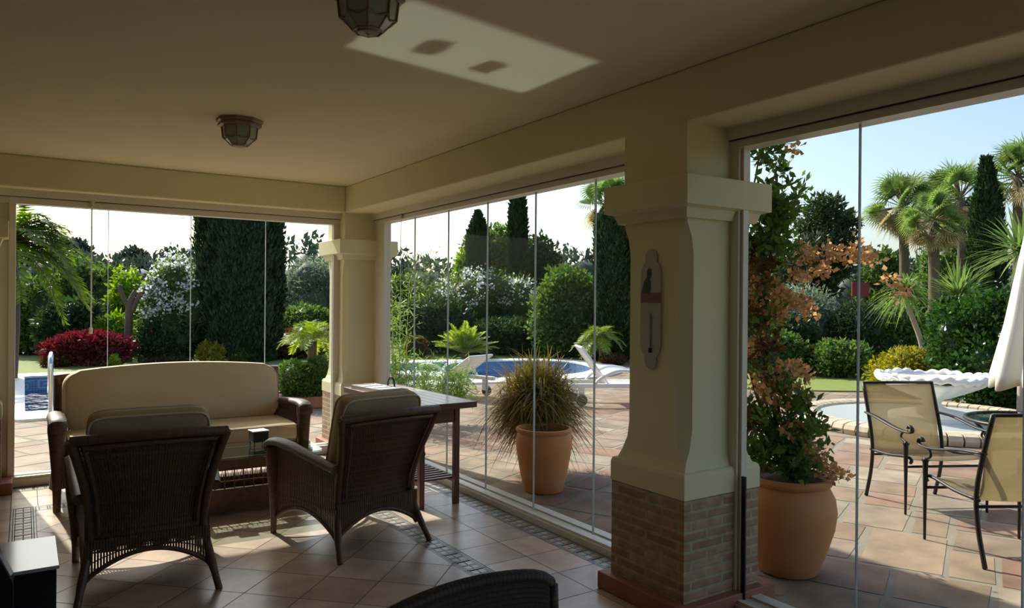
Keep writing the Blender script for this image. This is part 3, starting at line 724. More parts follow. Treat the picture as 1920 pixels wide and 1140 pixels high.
# ---------------------------------------------------------------- dark wooden side table by the glass
st = empty('wooden_side_table', (2.71, 5.72, 0), math.radians(1), 'dark red wooden table with slatted shelf standing along the glass wall', 'table')
hx, hy, zt = 0.255, 0.72, 0.82
m = MB()
nb = 6
for k in range(nb):
    a = lerp(-hx, hx, k / nb) + 0.0015; b = lerp(-hx, hx, (k + 1) / nb) - 0.0015; m.box((a, -hy, zt - 0.022), (b, hy, zt))
m.build('table_top', M['woodtop'], st, bevel=0.003)
m = MB(); m.box((-hx - 0.004, -hy - 0.012, zt - 0.045), (hx + 0.004, -hy, zt + 0.001)); m.box((-hx - 0.004, hy, zt - 0.045), (hx + 0.004, hy + 0.012, zt + 0.001))
m.box((-hx - 0.012, -hy, zt - 0.045), (-hx, hy, zt + 0.001)); m.box((hx, -hy, zt - 0.045), (hx + 0.012, hy, zt + 0.001)); m.build('top_edging', M['wood'], st, bevel=0.003)
lx, ly = 0.155, 0.585
for a in (-1, 1):
    for b in (-1, 1): MB().box((a * lx - 0.022, b * ly - 0.022, 0), (a * lx + 0.022, b * ly + 0.022, zt - 0.03)).build('leg', M['wood'], st, bevel=0.003)
m = MB(); 
for a in (-1, 1): m.box((a * lx - 0.012, -ly, zt - 0.17), (a * lx + 0.012, ly, zt - 0.024))
for b in (-1, 1): m.box((-lx, b * ly - 0.012, zt - 0.17), (lx, b * ly + 0.012, zt - 0.024))
m.build('apron', M['wood'], st)
m = MB()
for a in (-1, 1): m.box((a * lx - 0.012, -ly, 0.17), (a * lx + 0.012, ly, 0.20))
for k in range(17): y = lerp(-ly + 0.03, ly - 0.03, k / 16); m.box((-lx - 0.01, y - 0.016, 0.20), (lx + 0.01, y + 0.016, 0.214))
m.build('slatted_shelf', M['wood'], st)
# slatted white tray with a black arched handle
tr = empty('slatted_tray', (2.60, 6.03, zt), math.radians(8), 'white slatted tray with black arched handle on the wooden side table', 'tray')
m = MB()
for k in range(7): y = lerp(-0.24, 0.24, k / 6); m.box((-0.11, y - 0.028, 0.020 + 0.004 * (k % 2)), (0.11, y + 0.028, 0.028 + 0.004 * (k % 2)), Matrix.Rotation(0.0, 4, 'X'))
m.build('slats', M['paper'], tr)
m = MB()
for s in (-1, 1): m.box((s * 0.11 - 0.008, -0.275, 0), (s * 0.11 + 0.008, 0.275, 0.034))
for s in (-1, 1): m.box((-0.11, s * 0.27 - 0.008, 0), (0.11, s * 0.27 + 0.008, 0.034))
m.build('tray_frame', M['white_plastic'], tr)
MB().box((-0.10, -0.26, 0.002), (0.10, 0.26, 0.010)).build('tray_base', M['black_matt'], tr)
MB().tube([(0.11 + 0.0, -0.02 + 0.055 * math.cos(PI * k / 12), 0.03 + 0.085 * math.sin(PI * k / 12)) for k in range(13)], 0.008, 8).build('handle', M['black_matt'], tr, smooth=True)

# ---------------------------------------------------------------- black cabinet with bright top, leaning panel, near wicker chair
cb = empty('low_cabinet', (0.0, 3.975, 0), 0, 'low black cabinet with shiny pale top at the lower left', 'cabinet')
MB().box((-0.30, -0.235, 0.0), (0.125, 0.225, 0.435)).build('body', M['black'], cb, bevel=0.004)
MB().box((-0.31, -0.245, 0.435), (0.135, 0.235, 0.45)).build('cabinet_top', M['glossy_white'], cb, bevel=0.002)
MB().box((-0.30, -0.24, 0.02), (0.12, -0.235, 0.42)).build('door', M['black'], cb)
sp = empty('leaning_panel', (-0.115, 3.60, 0), 0, 'black framed panel with grey-green face leaning left of the pale-topped cabinet', 'panel')
P0 = [(-0.42, 0.46), (0.086, 0.46), (-0.07, 0.92), (-0.42, 0.92)]
FY = Matrix(((1, 0, 0, 0), (0, 0, 1, 0), (0, 1, 0, 0), (0, 0, 0, 1)))
m = MB(); m.prism([(-0.42, 0.0), (0.09, 0.0), (0.088, 0.45), (-0.085, 0.86), (-0.42, 0.86)], 0.0, 0.12, FY); m.build('frame', M['black'], sp, bevel=0.004)
m = MB(); m.prism([(-0.40, 0.47), (0.02, 0.47), (-0.11, 0.80), (-0.40, 0.80)], -0.004, 0.0, FY); m.build('face', M['panel_face'], sp)

def dining_chair_near():
    ax, ay = 0.60, 1.44; bx_, by_ = 1.115, 1.482
    cx, cy = (ax + bx_) / 2, (ay + by_) / 2; ang = math.atan2(by_ - ay, bx_ - ax)
    r = empty('dark_wicker_chair', (cx, cy, 0), ang, 'dark woven dining chair with its back rising at the bottom edge', 'chair')
    hw = 0.262; D = M['dark_wicker']
    def B(u, v):
        x = lerp(-hw, hw, u) * (0.92 + 0.08 * v); z = lerp(0.42, 0.908 + 0.026 * math.sin(PI * u) ** 0.8 - 0.020 * (abs(2 * u - 1) ** 10), v)
        return (x, 0.02 * math.sin(PI * u) - 0.03 + 0.05 * v, z)
    MB().grid(B, 20, 12, 0.03).build('backrest', D, r, smooth=False)
    m = MB(); m.tube([B(0, v / 10) for v in range(11)], 0.020, 8); m.tube([B(u / 20, 1) for u in range(21)], 0.019, 8); m.tube([B(1, v / 10) for v in range(11)], 0.020, 8); m.build('back_rim', D, r, smooth=True)
    MB().box((-hw, -0.46, 0.38), (hw, -0.0, 0.44)).build('seat', D, r, bevel=0.01)
    for a in (-1, 1):
        for y in (-0.44, -0.02): MB().box((a * 0.22 - 0.018, y - 0.018, 0), (a * 0.22 + 0.018, y + 0.018, 0.40)).build('leg', D, r)
dining_chair_near()
# ================================================================ GROUND OUTSIDE
random.seed(11)
def in_poly(x, y, P):
    c = False; n = len(P)
    for i in range(n):
        x1, y1 = P[i]; x2, y2 = P[(i + 1) % n]
        if (y1 > y) != (y2 > y) and x < (x2 - x1) * (y - y1) / (y2 - y1) + x1: c = not c
    return c
POOL = [(p.x, p.y) for p in spline([(0.02, 12.25, 0), (0.02, 12.6, 0), (0.02, 15, 0), (0.02, 17.3, 0), (0.02, 17.75, 0), (0.5, 17.8, 0), (3, 17.6, 0), (7, 17.4, 0), (10.5, 16.9, 0), (12.1, 15.9, 0), (11.8, 14.3, 0), (10.6, 13.1, 0), (9.0, 12.9, 0), (6.5, 13.3, 0), (4, 13.0, 0), (2, 12.3, 0), (0.5, 12.22, 0)], 5)][:-1]
def offset_poly(P, d_):
    out = []; n = len(P)
    area = sum(P[i][0] * P[(i + 1) % n][1] - P[(i + 1) % n][0] * P[i][1] for i in range(n))
    s = 1 if area > 0 else -1
    for i in range(n):
        a, b = Vector(P[i - 1]), Vector(P[(i + 1) % n]); t = (b - a).normalized(); out.append((P[i][0] + s * t.y * d_, P[i][1] - s * t.x * d_))
    return out
PIN = POOL; POUT = offset_poly(POOL, 0.75)
PMID = offset_poly(POOL, 0.35)
# irregular stone paving: split a big field again and again, turned a little against the house
stones = []
def split(a, b, c, d_, lim):
    w_, h = b - a, d_ - c
    if w_ * h < lim * random.uniform(0.6, 1.7) or max(w_, h) < 0.38: stones.append((a, b, c, d_)); return
    if w_ > h * random.uniform(0.8, 1.25): m_ = lerp(a, b, random.uniform(0.33, 0.67)); split(a, m_, c, d_, lim); split(m_, b, c, d_, lim)
    else: m_ = lerp(c, d_, random.uniform(0.33, 0.67)); split(a, b, c, m_, lim); split(a, b, m_, d_, lim)
split(-6, 22, -12, 20, 0.34)
PALE = [(0.46, 0.33, 0.22), (0.44, 0.28, 0.19), (0.48, 0.37, 0.26), (0.43, 0.30, 0.20), (0.41, 0.24, 0.16), (0.46, 0.31, 0.21), (0.49, 0.40, 0.29), (0.42, 0.31, 0.22)]
ang = math.radians(24); ca, sa = math.cos(ang), math.sin(ang); pp = []
def lawn_edge(x, y):                      # True where the lawn is
    return (y > 6.2 + 0.55 * (14.2 - x) and x > 9.5 and (x - 12.4) * 0.55 + (y - 8.0) > 0.35 * math.sin(x * 0.7)) and y < 16.5 and x > 11.3
for a, b, c, d_ in stones:
    g = 0.010; j = lambda: random.uniform(-0.03, 0.03)
    P = [(a + g + abs(j()), c + g + abs(j())), (b - g - abs(j()), c + g + abs(j())), (b - g - abs(j()), d_ - g - abs(j())), (a + g + abs(j()), d_ - g - abs(j()))]
    P = [(x * ca - y * sa + 1, x * sa + y * ca) for x, y in P]
    cx = sum(p[0] for p in P) / 4; cy_ = sum(p[1] for p in P) / 4
    if cx < -5 or cx > 17 or cy_ < -3 or cy_ > 19.5: continue
    if cx < 3.45 and cy_ < 7.9: 
        if cx < 3.0: continue
    if cy_ > 18.4 and cx < 11: continue
    if any(in_poly(x, y, PMID) for x, y in P) or in_poly(cx, cy_, PMID): continue
    t_ = random.choice(PALE); s = random.uniform(0.85, 1.15)
    pp.append((P, tuple(q * s * 0.60 for q in t_)))
M['paving'] = attrmat('stone_paving', rough=0.75, bump=0.25, scale=3.2, noise=0.30, spec=0.3)
paving = tinted('patio_floor', pp, M['paving'], -0.004)
# mortar bed under the paving and earth beyond; both leave the pool out
def ground(name, x0, x1, y0, y1, step, z, mat, hole):
    V = {}; F = []; vs = []
    def vid(i, j):
        if (i, j) not in V: V[(i, j)] = len(vs); vs.append((x0 + i * step, y0 + j * step, z))
        return V[(i, j)]
    for i in range(int((x1 - x0) / step)):
        for j in range(int((y1 - y0) / step)):
            if in_poly(x0 + (i + 0.5) * step, y0 + (j + 0.5) * step, hole): continue
            F.append((vid(i, j), vid(i + 1, j), vid(i + 1, j + 1), vid(i, j + 1)))
    me = bpy.data.meshes.new(name); me.from_pydata(vs, [], F); me.materials.append(mat); o = bpy.data.objects.new(name, me); COL.objects.link(o); return tag(o, kind='structure')
M['bed'] = pm('sandy_mortar', (0.24, 0.205, 0.155), 0.9, var=0.2, scale=6)
ground('ground', -6, 18, -4, 20, 0.25, -0.0065, M['bed'], PMID)
M['earth'] = pm('dark_earth', (0.07, 0.075, 0.03), 0.95, var=0.4, scale=0.8)
m = MB(); m.box((-120, 20, -0.10), (160, 320, -0.02)); m.box((18, -60, -0.10), (160, 20, -0.02)); m.box((-120, -60, -0.10), (-6, 20, -0.02)); m.box((-6, -60, -0.10), (18, -4, -0.02)); tag(m.build('ground', M['earth']), kind='structure')
# lawn
M['lawn'] = pm('mown_lawn', (0.18, 0.22, 0.04), 0.9, var=0.25, scale=6, bump=0.6)
def flat(name, P, z, mat, kind='structure'):
    m = MB(); m.prism(P, z - 0.03, z); return tag(m.build(name, mat), kind=kind)
flat('lawn', [(-8, 18.35), (0.5, 18.45), (6, 18.3), (10.5, 17.75), (13.2, 16.9), (14.4, 15.5), (14.6, 13.9), (12.8, 12.6), (11.3, 11.0), (11.0, 9.9), (11.6, 8.9), (12.4, 8.2), (14, 7.1), (17, 6.0), (24, 5.4), (26, 22), (10, 26), (-8, 25)], 0.02, M['lawn'])
# pool shell, tile wall, coping, water
def wallstrip(P, z0, z1, off0=0.0):
    m = MB(); n = len(P); i0 = 0; L = 0
    for i in range(n):
        a, b = P[i], P[(i + 1) % n]; l = math.dist(a, b); q = len(m.v)
        m.v += [(a[0], a[1], z0), (b[0], b[1], z0), (b[0], b[1], z1), (a[0], a[1], z1)]
        m.face([q, q + 1, q + 2, q + 3], [(L, z0), (L + l, z0), (L + l, z1), (L, z1)]); L += l
    return m
# pool tiles with a light fret on the waterline
pt, nt_, b_ = newmat('pool_tile'); 
tc = N(nt_, 'ShaderNodeTexCoord'); br = N(nt_, 'ShaderNodeTexBrick'); br.offset = 0
br.inputs['Scale'].default_value = 1; br.inputs['Brick Width'].default_value = 0.05; br.inputs['Row Height'].default_value = 0.05; br.inputs['Mortar Size'].default_value = 0.003
br.inputs['Color1'].default_value = (0.09, 0.20, 0.38, 1); br.inputs['Color2'].default_value = (0.13, 0.27, 0.46, 1); br.inputs['Mortar'].default_value = (0.35, 0.42, 0.5, 1)
nt_.links.new(tc.outputs['UV'], br.inputs['Vector']); nt_.links.new(br.outputs['Color'], b_.inputs['Base Color']); b_.inputs['Roughness'].default_value = 0.2
M['pool_tile'] = pt
wallstrip(PIN, -1.3, 0.0).build('pool_wall', pt)['kind'] = 'structure'
mm = MB(); mm.prism(offset_poly(POOL, 0.02), -1.35, -1.3); tag(mm.build('pool_floor', pm('pool_floor_tile', (0.12, 0.32, 0.52), 0.4)), kind='structure')
fret = MB(); n = len(PIN); L = 0
acc = [0]
for i in range(n): acc.append(acc[-1] + math.dist(PIN[i], PIN[(i + 1) % n]))
def onp(l):
    l %= acc[-1]
    for i in range(n):
        if acc[i + 1] >= l: t = (l - acc[i]) / (acc[i + 1] - acc[i]); a, b = PIN[i], PIN[(i + 1) % n]; return lerp(a[0], b[0], t), lerp(a[1], b[1], t), (b[1] - a[1], a[0] - b[0])
area = sum(PIN[i][0] * PIN[(i + 1) % n][1] - PIN[(i + 1) % n][0] * PIN[i][1] for i in range(n)); sg = -1 if area > 0 else 1
def fr(l0, l1, z0, z1):
    a = onp(l0); b = onp(l1); k = 0.006; q = len(fret.v)
    for (x, y, nn) in (a, b):
        L_ = math.hypot(*nn) or 1; fret.v.append((x + sg * nn[0] / L_ * k, y + sg * nn[1] / L_ * k))
    A, B = fret.v[q], fret.v[q + 1]; del fret.v[q:]
    fret.v += [(A[0], A[1], z0), (B[0], B[1], z0), (B[0], B[1], z1), (A[0], A[1], z1)]; fret.face([q, q + 1, q + 2, q + 3])
s = 0; t = 0.035
while s < 0.0 + acc[-1] - 0.4:
    if onp(s)[0] > 3.5: s += 0.36; continue
    fr(s, s + 0.30, -0.05 - t * 0.6, -0.05); fr(s, s + t, -0.22, -0.05); fr(s + t, s + 0.20, -0.22, -0.22 + t * 0.7); fr(s + 0.17, s + 0.17 + t, -0.22, -0.12); fr(s + 0.10, s + 0.17 + t, -0.14, -0.14 + t * 0.7)
    s += 0.36
fo = fret.build('pool_fret', pm('pale_fret_tile', (0.30, 0.45, 0.66), 0.3)); fo['kind'] = 'structure'
# coping ring
m = MB(); n = len(PIN)
A = [(x, y) for x, y in POOL]; B = POUT
i0 = 0
m.v += [(x, y, 0.035) for x, y in A] + [(x, y, 0.03) for x, y in B] + [(x, y, -0.05) for x, y in B] + [(x, y, -0.03) for x, y in A]
for i in range(n):
    j = (i + 1) % n
    m.face([i, j, n + j, n + i][::-1]); m.face([n + i, n + j, 2 * n + j, 2 * n + i][::-1]); m.face([3 * n + i, 3 * n + j, j, i][::-1])
tag(m.build('pool_coping', M['coping']), kind='structure')
wm = bpy.data.materials.new('pool_water'); wm.use_nodes = True; nt2 = wm.node_tree; nt2.nodes.remove(nt2.nodes['Principled BSDF'])
lw = N(nt2, 'ShaderNodeLayerWeight'); lw.inputs[0].default_value = 0.5; tr_ = N(nt2, 'ShaderNodeBsdfTransparent'); tr_.inputs[0].default_value = (0.42, 0.68, 0.86, 1)
gl = N(nt2, 'ShaderNodeBsdfGlossy'); gl.inputs['Roughness'].default_value = 0.04; ms = N(nt2, 'ShaderNodeMixShader')
pw = N(nt2, 'ShaderNodeMath', operation='POWER'); pw.inputs[1].default_value = 4; nt2.links.new(lw.outputs['Facing'], pw.inputs[0])
ma = N(nt2, 'ShaderNodeMath', operation='MULTIPLY_ADD'); ma.inputs[1].default_value = 0.8; ma.inputs[2].default_value = 0.03; nt2.links.new(pw.outputs[0], ma.inputs[0])
tc2 = N(nt2, 'ShaderNodeTexCoord'); no2 = N(nt2, 'ShaderNodeTexNoise'); no2.inputs['Scale'].default_value = 3.2; no2.inputs['Detail'].default_value = 3
nt2.links.new(tc2.outputs['Object'], no2.inputs['Vector']); bp2 = N(nt2, 'ShaderNodeBump'); bp2.inputs['Strength'].default_value = 1.0; bp2.inputs['Distance'].default_value = 0.12
nt2.links.new(no2.outputs['Fac'], bp2.inputs['Height'])
nt2.links.new(bp2.outputs[0], gl.inputs['Normal']); nt2.links.new(bp2.outputs[0], lw.inputs['Normal'])
nt2.links.new(ma.outputs[0], ms.inputs[0]); nt2.links.new(tr_.outputs[0], ms.inputs[1]); nt2.links.new(gl.outputs[0], ms.inputs[2]); nt2.links.new(ms.outputs[0], nt2.nodes['Material Output'].inputs[0])
m = MB(); m.v += [(x, y, -0.26) for x, y in offset_poly(POOL, -0.004)]; m.face(list(range(n))); wo = m.build('pool_water', wm)
tag(wo, 'rippled blue water of the swimming pool', 'water', kind='stuff')
# pool handrail
hx_, hy_ = at(65, 12.2 * 0.834); 
hr = empty('pool_handrail', (0.30, 11.55, 0), 0, 'shiny steel handrail standing at the pool edge', 'handrail')
for s in (0, 1):
    MB().tube(spline([(0.02 * s, 0.5 * s - 0.1, 0.02), (0.02 * s, 0.5 * s - 0.1, 0.6), (0.02 * s, 0.5 * s - 0.06, 0.78), (0.02 * s, 0.5 * s + 0.10, 0.84), (0.02 * s, 0.5 * s + 0.30, 0.74), (0.02 * s, 0.5 * s + 0.5, 0.30)][:5 if s else 6], 5), 0.026, 10).build('rail_tube', M['steel'], hr, smooth=True)
    MB().tube([(0.02 * s, 0.5 * s - 0.1, 0.02), (0.02 * s, 0.5 * s - 0.1, 0.045)], 0.05, 14).build('rail_foot', M['steel'], hr)

# ================================================================ FURNITURE OUTSIDE
def patio_chair(loc, rz, label):
    r = empty('patio_chair', loc, rz, label, 'chair', 'bronze sling chairs on the patio')
    B = M['bronze']; hw = 0.30
    M.setdefault('sling', None)
    for s in (-1, 1):
        x = s * 0.335
        MB().tube(spline([(x, 0.27, 0), (x, 0.27, 0.25), (x, 0.268, 0.50), (x, 0.27, 0.56)], 3), [0.009, 0.010, 0.011, 0.012, 0.014, 0.016, 0.018, 0.019, 0.014, 0.012], 8).build('front_leg', B, r, smooth=True)
        MB().tube([(x, 0.27, 0.535), (x, 0.27, 0.548)], 0.024, 12).build('leg_collar', B, r)
        MB().tube(spline([(x * 0.92, -0.30, 0), (x * 0.92, -0.235, 0.22), (x * 0.92, -0.215, 0.42), (x * 0.92, -0.255, 0.62), (x * 0.92, -0.36, 0.95)], 4), 0.015, 8).build('rear_leg', B, r, smooth=True)
        P = spline([(x * 0.94, -0.30, 0.70), (x, -0.10, 0.685), (x, 0.15, 0.64), (x, 0.32, 0.635), (x, 0.345, 0.665), (x, 0.315, 0.685), (x, 0.295, 0.665)], 4)
        m = MB(); m.tube(P, [(0.020, 0.010)] * 12 + [(0.017, 0.009)] * (len(P) - 12), 8); m.tube(spline([(x, 0.29, 0.64), (x, 0.225, 0.62), (x, 0.21, 0.58), (x, 0.27, 0.55)], 4), 0.009, 6); m.build('armrest', B, r, smooth=True)
        MB().tube(spline([(x * 0.92, -0.24, 0.40), (x * 0.92, 0.0, 0.405), (x * 0.92, 0.18, 0.43), (x * 0.92, 0.27, 0.435), (x * 0.92, 0.30, 0.415), (x * 0.92, 0.285, 0.395)], 3), 0.012, 8).build('seat_rail', B, r, smooth=True)
    for A_, r_ in (((0.33, 0.25, 0.36), 0.010), ((0.31, -0.23, 0.36), 0.010), ((0.31, -0.355, 0.945), 0.012)): MB().tube([(-A_[0], A_[1], A_[2]), A_], r_, 8).build('cross_bar', B, r, smooth=True)
    prof = spline([(0, 0.285, 0.42), (0, 0.20, 0.432), (0, 0.0, 0.40), (0, -0.18, 0.39), (0, -0.235, 0.45), (0, -0.27, 0.65), (0, -0.35, 0.94)], 5)
    F = lambda u, v: (lerp(-0.295, 0.295, u), prof[min(len(prof) - 1, int(round(v * (len(prof) - 1))))].y, prof[min(len(prof) - 1, int(round(v * (len(prof) - 1))))].z - 0.012 * math.sin(PI * u))
    MB().grid(F, 8, len(prof) - 1, 0.003).build('sling_seat', M['slingm'], r, smooth=True)
    return r
m_, nt3, b3 = newmat('sling_fabric'); b3.inputs['Base Color'].default_value = (0.30, 0.25, 0.15, 1); b3.inputs['Roughness'].default_value = 0.7
t3 = N(nt3, 'ShaderNodeBsdfTranslucent'); t3.inputs[0].default_value = (0.42, 0.34, 0.18, 1); tp3 = N(nt3, 'ShaderNodeBsdfTransparent'); tp3.inputs[0].default_value = (1, 0.97, 0.9, 1)
x3 = N(nt3, 'ShaderNodeMixShader'); x3.inputs[0].default_value = 0.45; y3 = N(nt3, 'ShaderNodeMixShader'); y3.inputs[0].default_value = 0.32
nt3.links.new(b3.outputs[0], x3.inputs[1]); nt3.links.new(t3.outputs[0], x3.inputs[2]); nt3.links.new(x3.outputs[0], y3.inputs[1]); nt3.links.new(tp3.outputs[0], y3.inputs[2]); nt3.links.new(y3.outputs[0], nt3.nodes['Material Output'].inputs[0])
M['slingm'] = m_
patio_chair((6.08, 3.13), math.radians(152), 'bronze framed sling chair facing the house, fountain behind it')
patio_chair((5.32, 2.25), math.radians(-31), 'bronze framed sling chair at the right edge with its back to the camera')
# round glass table and closed parasol
tx, ty = 7.12, 2.70
rt = empty('round_table', (tx, ty, 0), 0, 'round glass-topped patio table at the right edge under the parasol', 'table'); rt.scale = (1, 1, 0.91)
m = MB(); m.tube([(0.55 * math.cos(2 * PI * k / 48), 0.55 * math.sin(2 * PI * k / 48), 0.70) for k in range(49)], 0.018, 8, cap=False); m.build('rim', M['bronze'], rt, smooth=True)
MB().lathe([(0.03, 0.705), (0.545, 0.705), (0.545, 0.713), (0.03, 0.713)], seg=48).build('glass_top', M['table_glass'], rt)
for k in range(4):
    a = 2 * PI * k / 4 + 0.5; c, s = math.cos(a), math.sin(a)
    MB().tube(spline([(0.42 * c, 0.42 * s, 0), (0.36 * c, 0.36 * s, 0.3), (0.40 * c, 0.40 * s, 0.55), (0.50 * c, 0.50 * s, 0.69)], 4), 0.014, 8).build('leg', M['bronze'], rt, smooth=True)
pa = empty('parasol', (tx, ty, 0), 0, 'closed ivory parasol standing through the round patio table', 'parasol')
MB().tube([(0, 0, 0.03), (0, 0, 2.75)], 0.019, 12).build('pole', M['white_metal'], pa, smooth=True)
MB().lathe([(0.24, 0), (0.24, 0.05), (0.06, 0.08), (0.04, 0.16), (0.0001, 0.16)], seg=28).build('base', M['stone_white'], pa)
def fold(a, r, z): return (r * (1 + 0.16 * math.sin(8 * a) * min(1, (2.7 - z) / 0.6)), z - 0.03 * math.sin(8 * a) * (1 if z < 1.0 else 0))
MB().lathe([(0.02, 2.72), (0.06, 2.6), (0.10, 2.35), (0.16, 1.95), (0.24, 1.45), (0.33, 1.02), (0.335, 0.92), (0.32, 0.92), (0.22, 1.45), (0.03, 2.2)], seg=64, fn=fold).build('folded_canopy', M['parasol'], pa, smooth=True)

# shell-shaped fountain in a round basin
fx, fy_ = 10.25, 5.23
fp = empty('fountain_pool', (fx, fy_, 0), 0, 'low round stone-edged pool around the white fountain', 'fountain pool')
m = MB(); nst = 64
for k in range(nst):
    a0 = 2 * PI * k / nst + 0.006; a1 = 2 * PI * (k + 1) / nst - 0.006; R = []
    for r_, z in ((1.70, 0), (1.72, 0.06), (1.69, 0.115), (1.60, 0.14), (1.46, 0.14), (1.40, 0.12), (1.40, 0.0)):
        R.append([(r_ * math.cos(a0), r_ * math.sin(a0), z), (r_ * math.cos(a1), r_ * math.sin(a1), z)])
    i0 = len(m.v)
    for q in R: m.v += q
    nn = len(R)
    for q in range(nn - 1): m.face([i0 + 2 * q, i0 + 2 * q + 1, i0 + 2 * q + 3, i0 + 2 * q + 2])
    m.face([i0 + 2 * q for q in range(nn)]); m.face([i0 + 2 * q + 1 for q in range(nn)][::-1])
m.build('rim', M['rimstone'], fp)
MB().lathe([(0.0001, 0.02), (1.42, 0.02), (1.42, 0.09), (0.0001, 0.091)], seg=48).build('basin_floor', pm('pale_blue_grey_floor', (0.50, 0.54, 0.54), 0.25), fp)
fo = empty('shell_fountain', (fx + 0.02, fy_ - 0.05, 0.09), 0, 'white scalloped shell fountain bowl on a pedestal in round pool', 'fountain'); fo.scale = (0.93, 0.93, 0.95)
MB().lathe([(0.58, 0), (0.58, 0.06), (0.40, 0.10), (0.22, 0.13), (0.13, 0.17), (0.11, 0.22), (0.15, 0.27)], seg=40).build('pedestal', M['stone_white'], fo, smooth=True, angle=40)
def flute(a, r, z):
    t_ = max(0, (r - 0.15) / 0.6); return (r * (1 + 0.05 * t_ * math.cos(18 * a)), z + 0.02 * t_ * t_ * math.cos(9 * a))
MB().lathe([(0.12, 0.26), (0.22, 0.29), (0.42, 0.37), (0.60, 0.46), (0.69, 0.53), (0.66, 0.535), (0.50, 0.44), (0.2, 0.36), (0.0001, 0.35)], seg=108, fn=flute).build('shell_bowl', M['stone_white'], fo, smooth=True)
def ruff(a, r, z): return (r + 0.022 * abs(math.cos(13 * a)), z + 0.035 * abs(math.cos(13 * a)) + 0.015 * math.sin(7 * a))
prof = [(0.70 + 0.055 * math.cos(t_ * 2 * PI / 10), 0.56 + 0.05 * math.sin(t_ * 2 * PI / 10)) for t_ in range(11)]
MB().lathe(prof, seg=160, fn=ruff).build('ruffled_rim', M['stone_white'], fo, smooth=True)

# white sun loungers
def lounger(loc, rz, back_deg, label):
    r = empty('sun_lounger', loc, rz, label, 'sun lounger', 'white resin loungers by the pool')
    Wp = M['white_plastic']; L0, L1 = -0.95, 0.40; hw = 0.32; zb = 0.33      # feet at -y, head at +y
    def slats(m, F, n):
        for k in range(n): m.grid(lambda u, v, k=k: F(u, (k + 0.08 + 0.84 * v) / n), 2, 1, 0.012)
    m = MB(); slats(m, lambda u, v: (lerp(-hw + 0.03, hw - 0.03, u), lerp(L0, L1 - 0.08, v), zb), 16); m.build('seat_slats', Wp, r)
    m = MB()
    for s in (-1, 1): m.box((s * hw - 0.03, L0 - 0.02, zb - 0.05), (s * hw + 0.03, 0.95, zb + 0.015))
    m.box((-hw, L0 - 0.02, zb - 0.05), (hw, L0 + 0.04, zb + 0.015)); m.build('side_frame', Wp, r, bevel=0.01)
    a = math.radians(back_deg); Lb = 0.70
    def F(u, v): return (lerp(-hw + 0.02, hw - 0.02, u), L1 - 0.08 + Lb * v * math.cos(a), zb + 0.01 + Lb * v * math.sin(a))
    m = MB(); slats(m, F, 14); m.tube([F(0, 0), F(0, 1)], 0.018, 8); m.tube([F(1, 0), F(1, 1)], 0.018, 8); m.tube([F(0, 1), F(1, 1)], 0.018, 8); m.build('backrest', Wp, r)
    for s in (-1, 1):
        MB().tube(spline([(s * (hw + 0.03), -0.30, zb), (s * (hw + 0.05), -0.15, zb + 0.17), (s * (hw + 0.05), 0.15, zb + 0.22), (s * (hw + 0.05), 0.42, zb + 0.12), (s * (hw + 0.03), 0.55, zb)], 4), 0.026, 8).build('armrest', Wp, r, smooth=True)
        MB().box((s * hw - 0.03, L0 + 0.10, 0), (s * hw + 0.03, L0 + 0.16, zb - 0.04)).build('leg', Wp, r, bevel=0.006)
        MB().tube([(s * (hw + 0.04) - 0.02, 0.75, 0.09), (s * (hw + 0.04) + 0.02, 0.75, 0.09)], 0.09, 20, upv=(0, 0, 1)).build('wheel', M['black_matt'], r)
        MB().box((s * hw - 0.02, 0.70, 0.10), (s * hw + 0.02, 0.80, zb - 0.04)).build('leg', Wp, r)
ax_, ay_ = at(1170, 11.9); lounger((ax_, ay_), math.radians(62), 54, 'white lounger with raised back beside the near pillar')
ax_, ay_ = at(826, 12.8); lounger((ax_, ay_), math.radians(-160), 32, 'white lounger half hidden behind the potted grass and wooden table')

# ================================================================ POTS
def pot(name, loc, prof, label, cat='pot'):
    r = empty(name, loc, 0, label, cat)
    MB().lathe(prof, seg=48).build('pot_body', M['terracotta'], r, smooth=True, angle=50); return r
pa_ = pot('terracotta_pot', (3.72, 5.11), [(0.160, 0), (0.168, 0.01), (0.20, 0.14), (0.232, 0.32), (0.243, 0.42), (0.232, 0.475), (0.220, 0.495), (0.235, 0.505), (0.243, 0.52), (0.238, 0.535), (0.215, 0.535), (0.212, 0.50), (0.21, 0.47), (0.0001, 0.47)], 'terracotta pot standing outside the glass in front of the grass clump')
MB().lathe([(0.21, 0.472), (0.12, 0.49), (0.0001, 0.495)], seg=24).build('soil', M['soil'], pa_)
pb_ = pot('terracotta_urn', (3.86, 2.79), [(0.165, 0), (0.175, 0.01), (0.215, 0.12), (0.262, 0.27), (0.276, 0.37), (0.265, 0.45), (0.235, 0.51), (0.222, 0.525), (0.245, 0.535), (0.255, 0.555), (0.250, 0.575), (0.225, 0.575), (0.215, 0.54), (0.0001, 0.53)], 'big round terracotta urn beside the near pillar holding the climbing plant', 'urn')
MB().lathe([(0.215, 0.542), (0.1, 0.56), (0.0001, 0.565)], seg=24).build('soil', M['soil'], pb_)
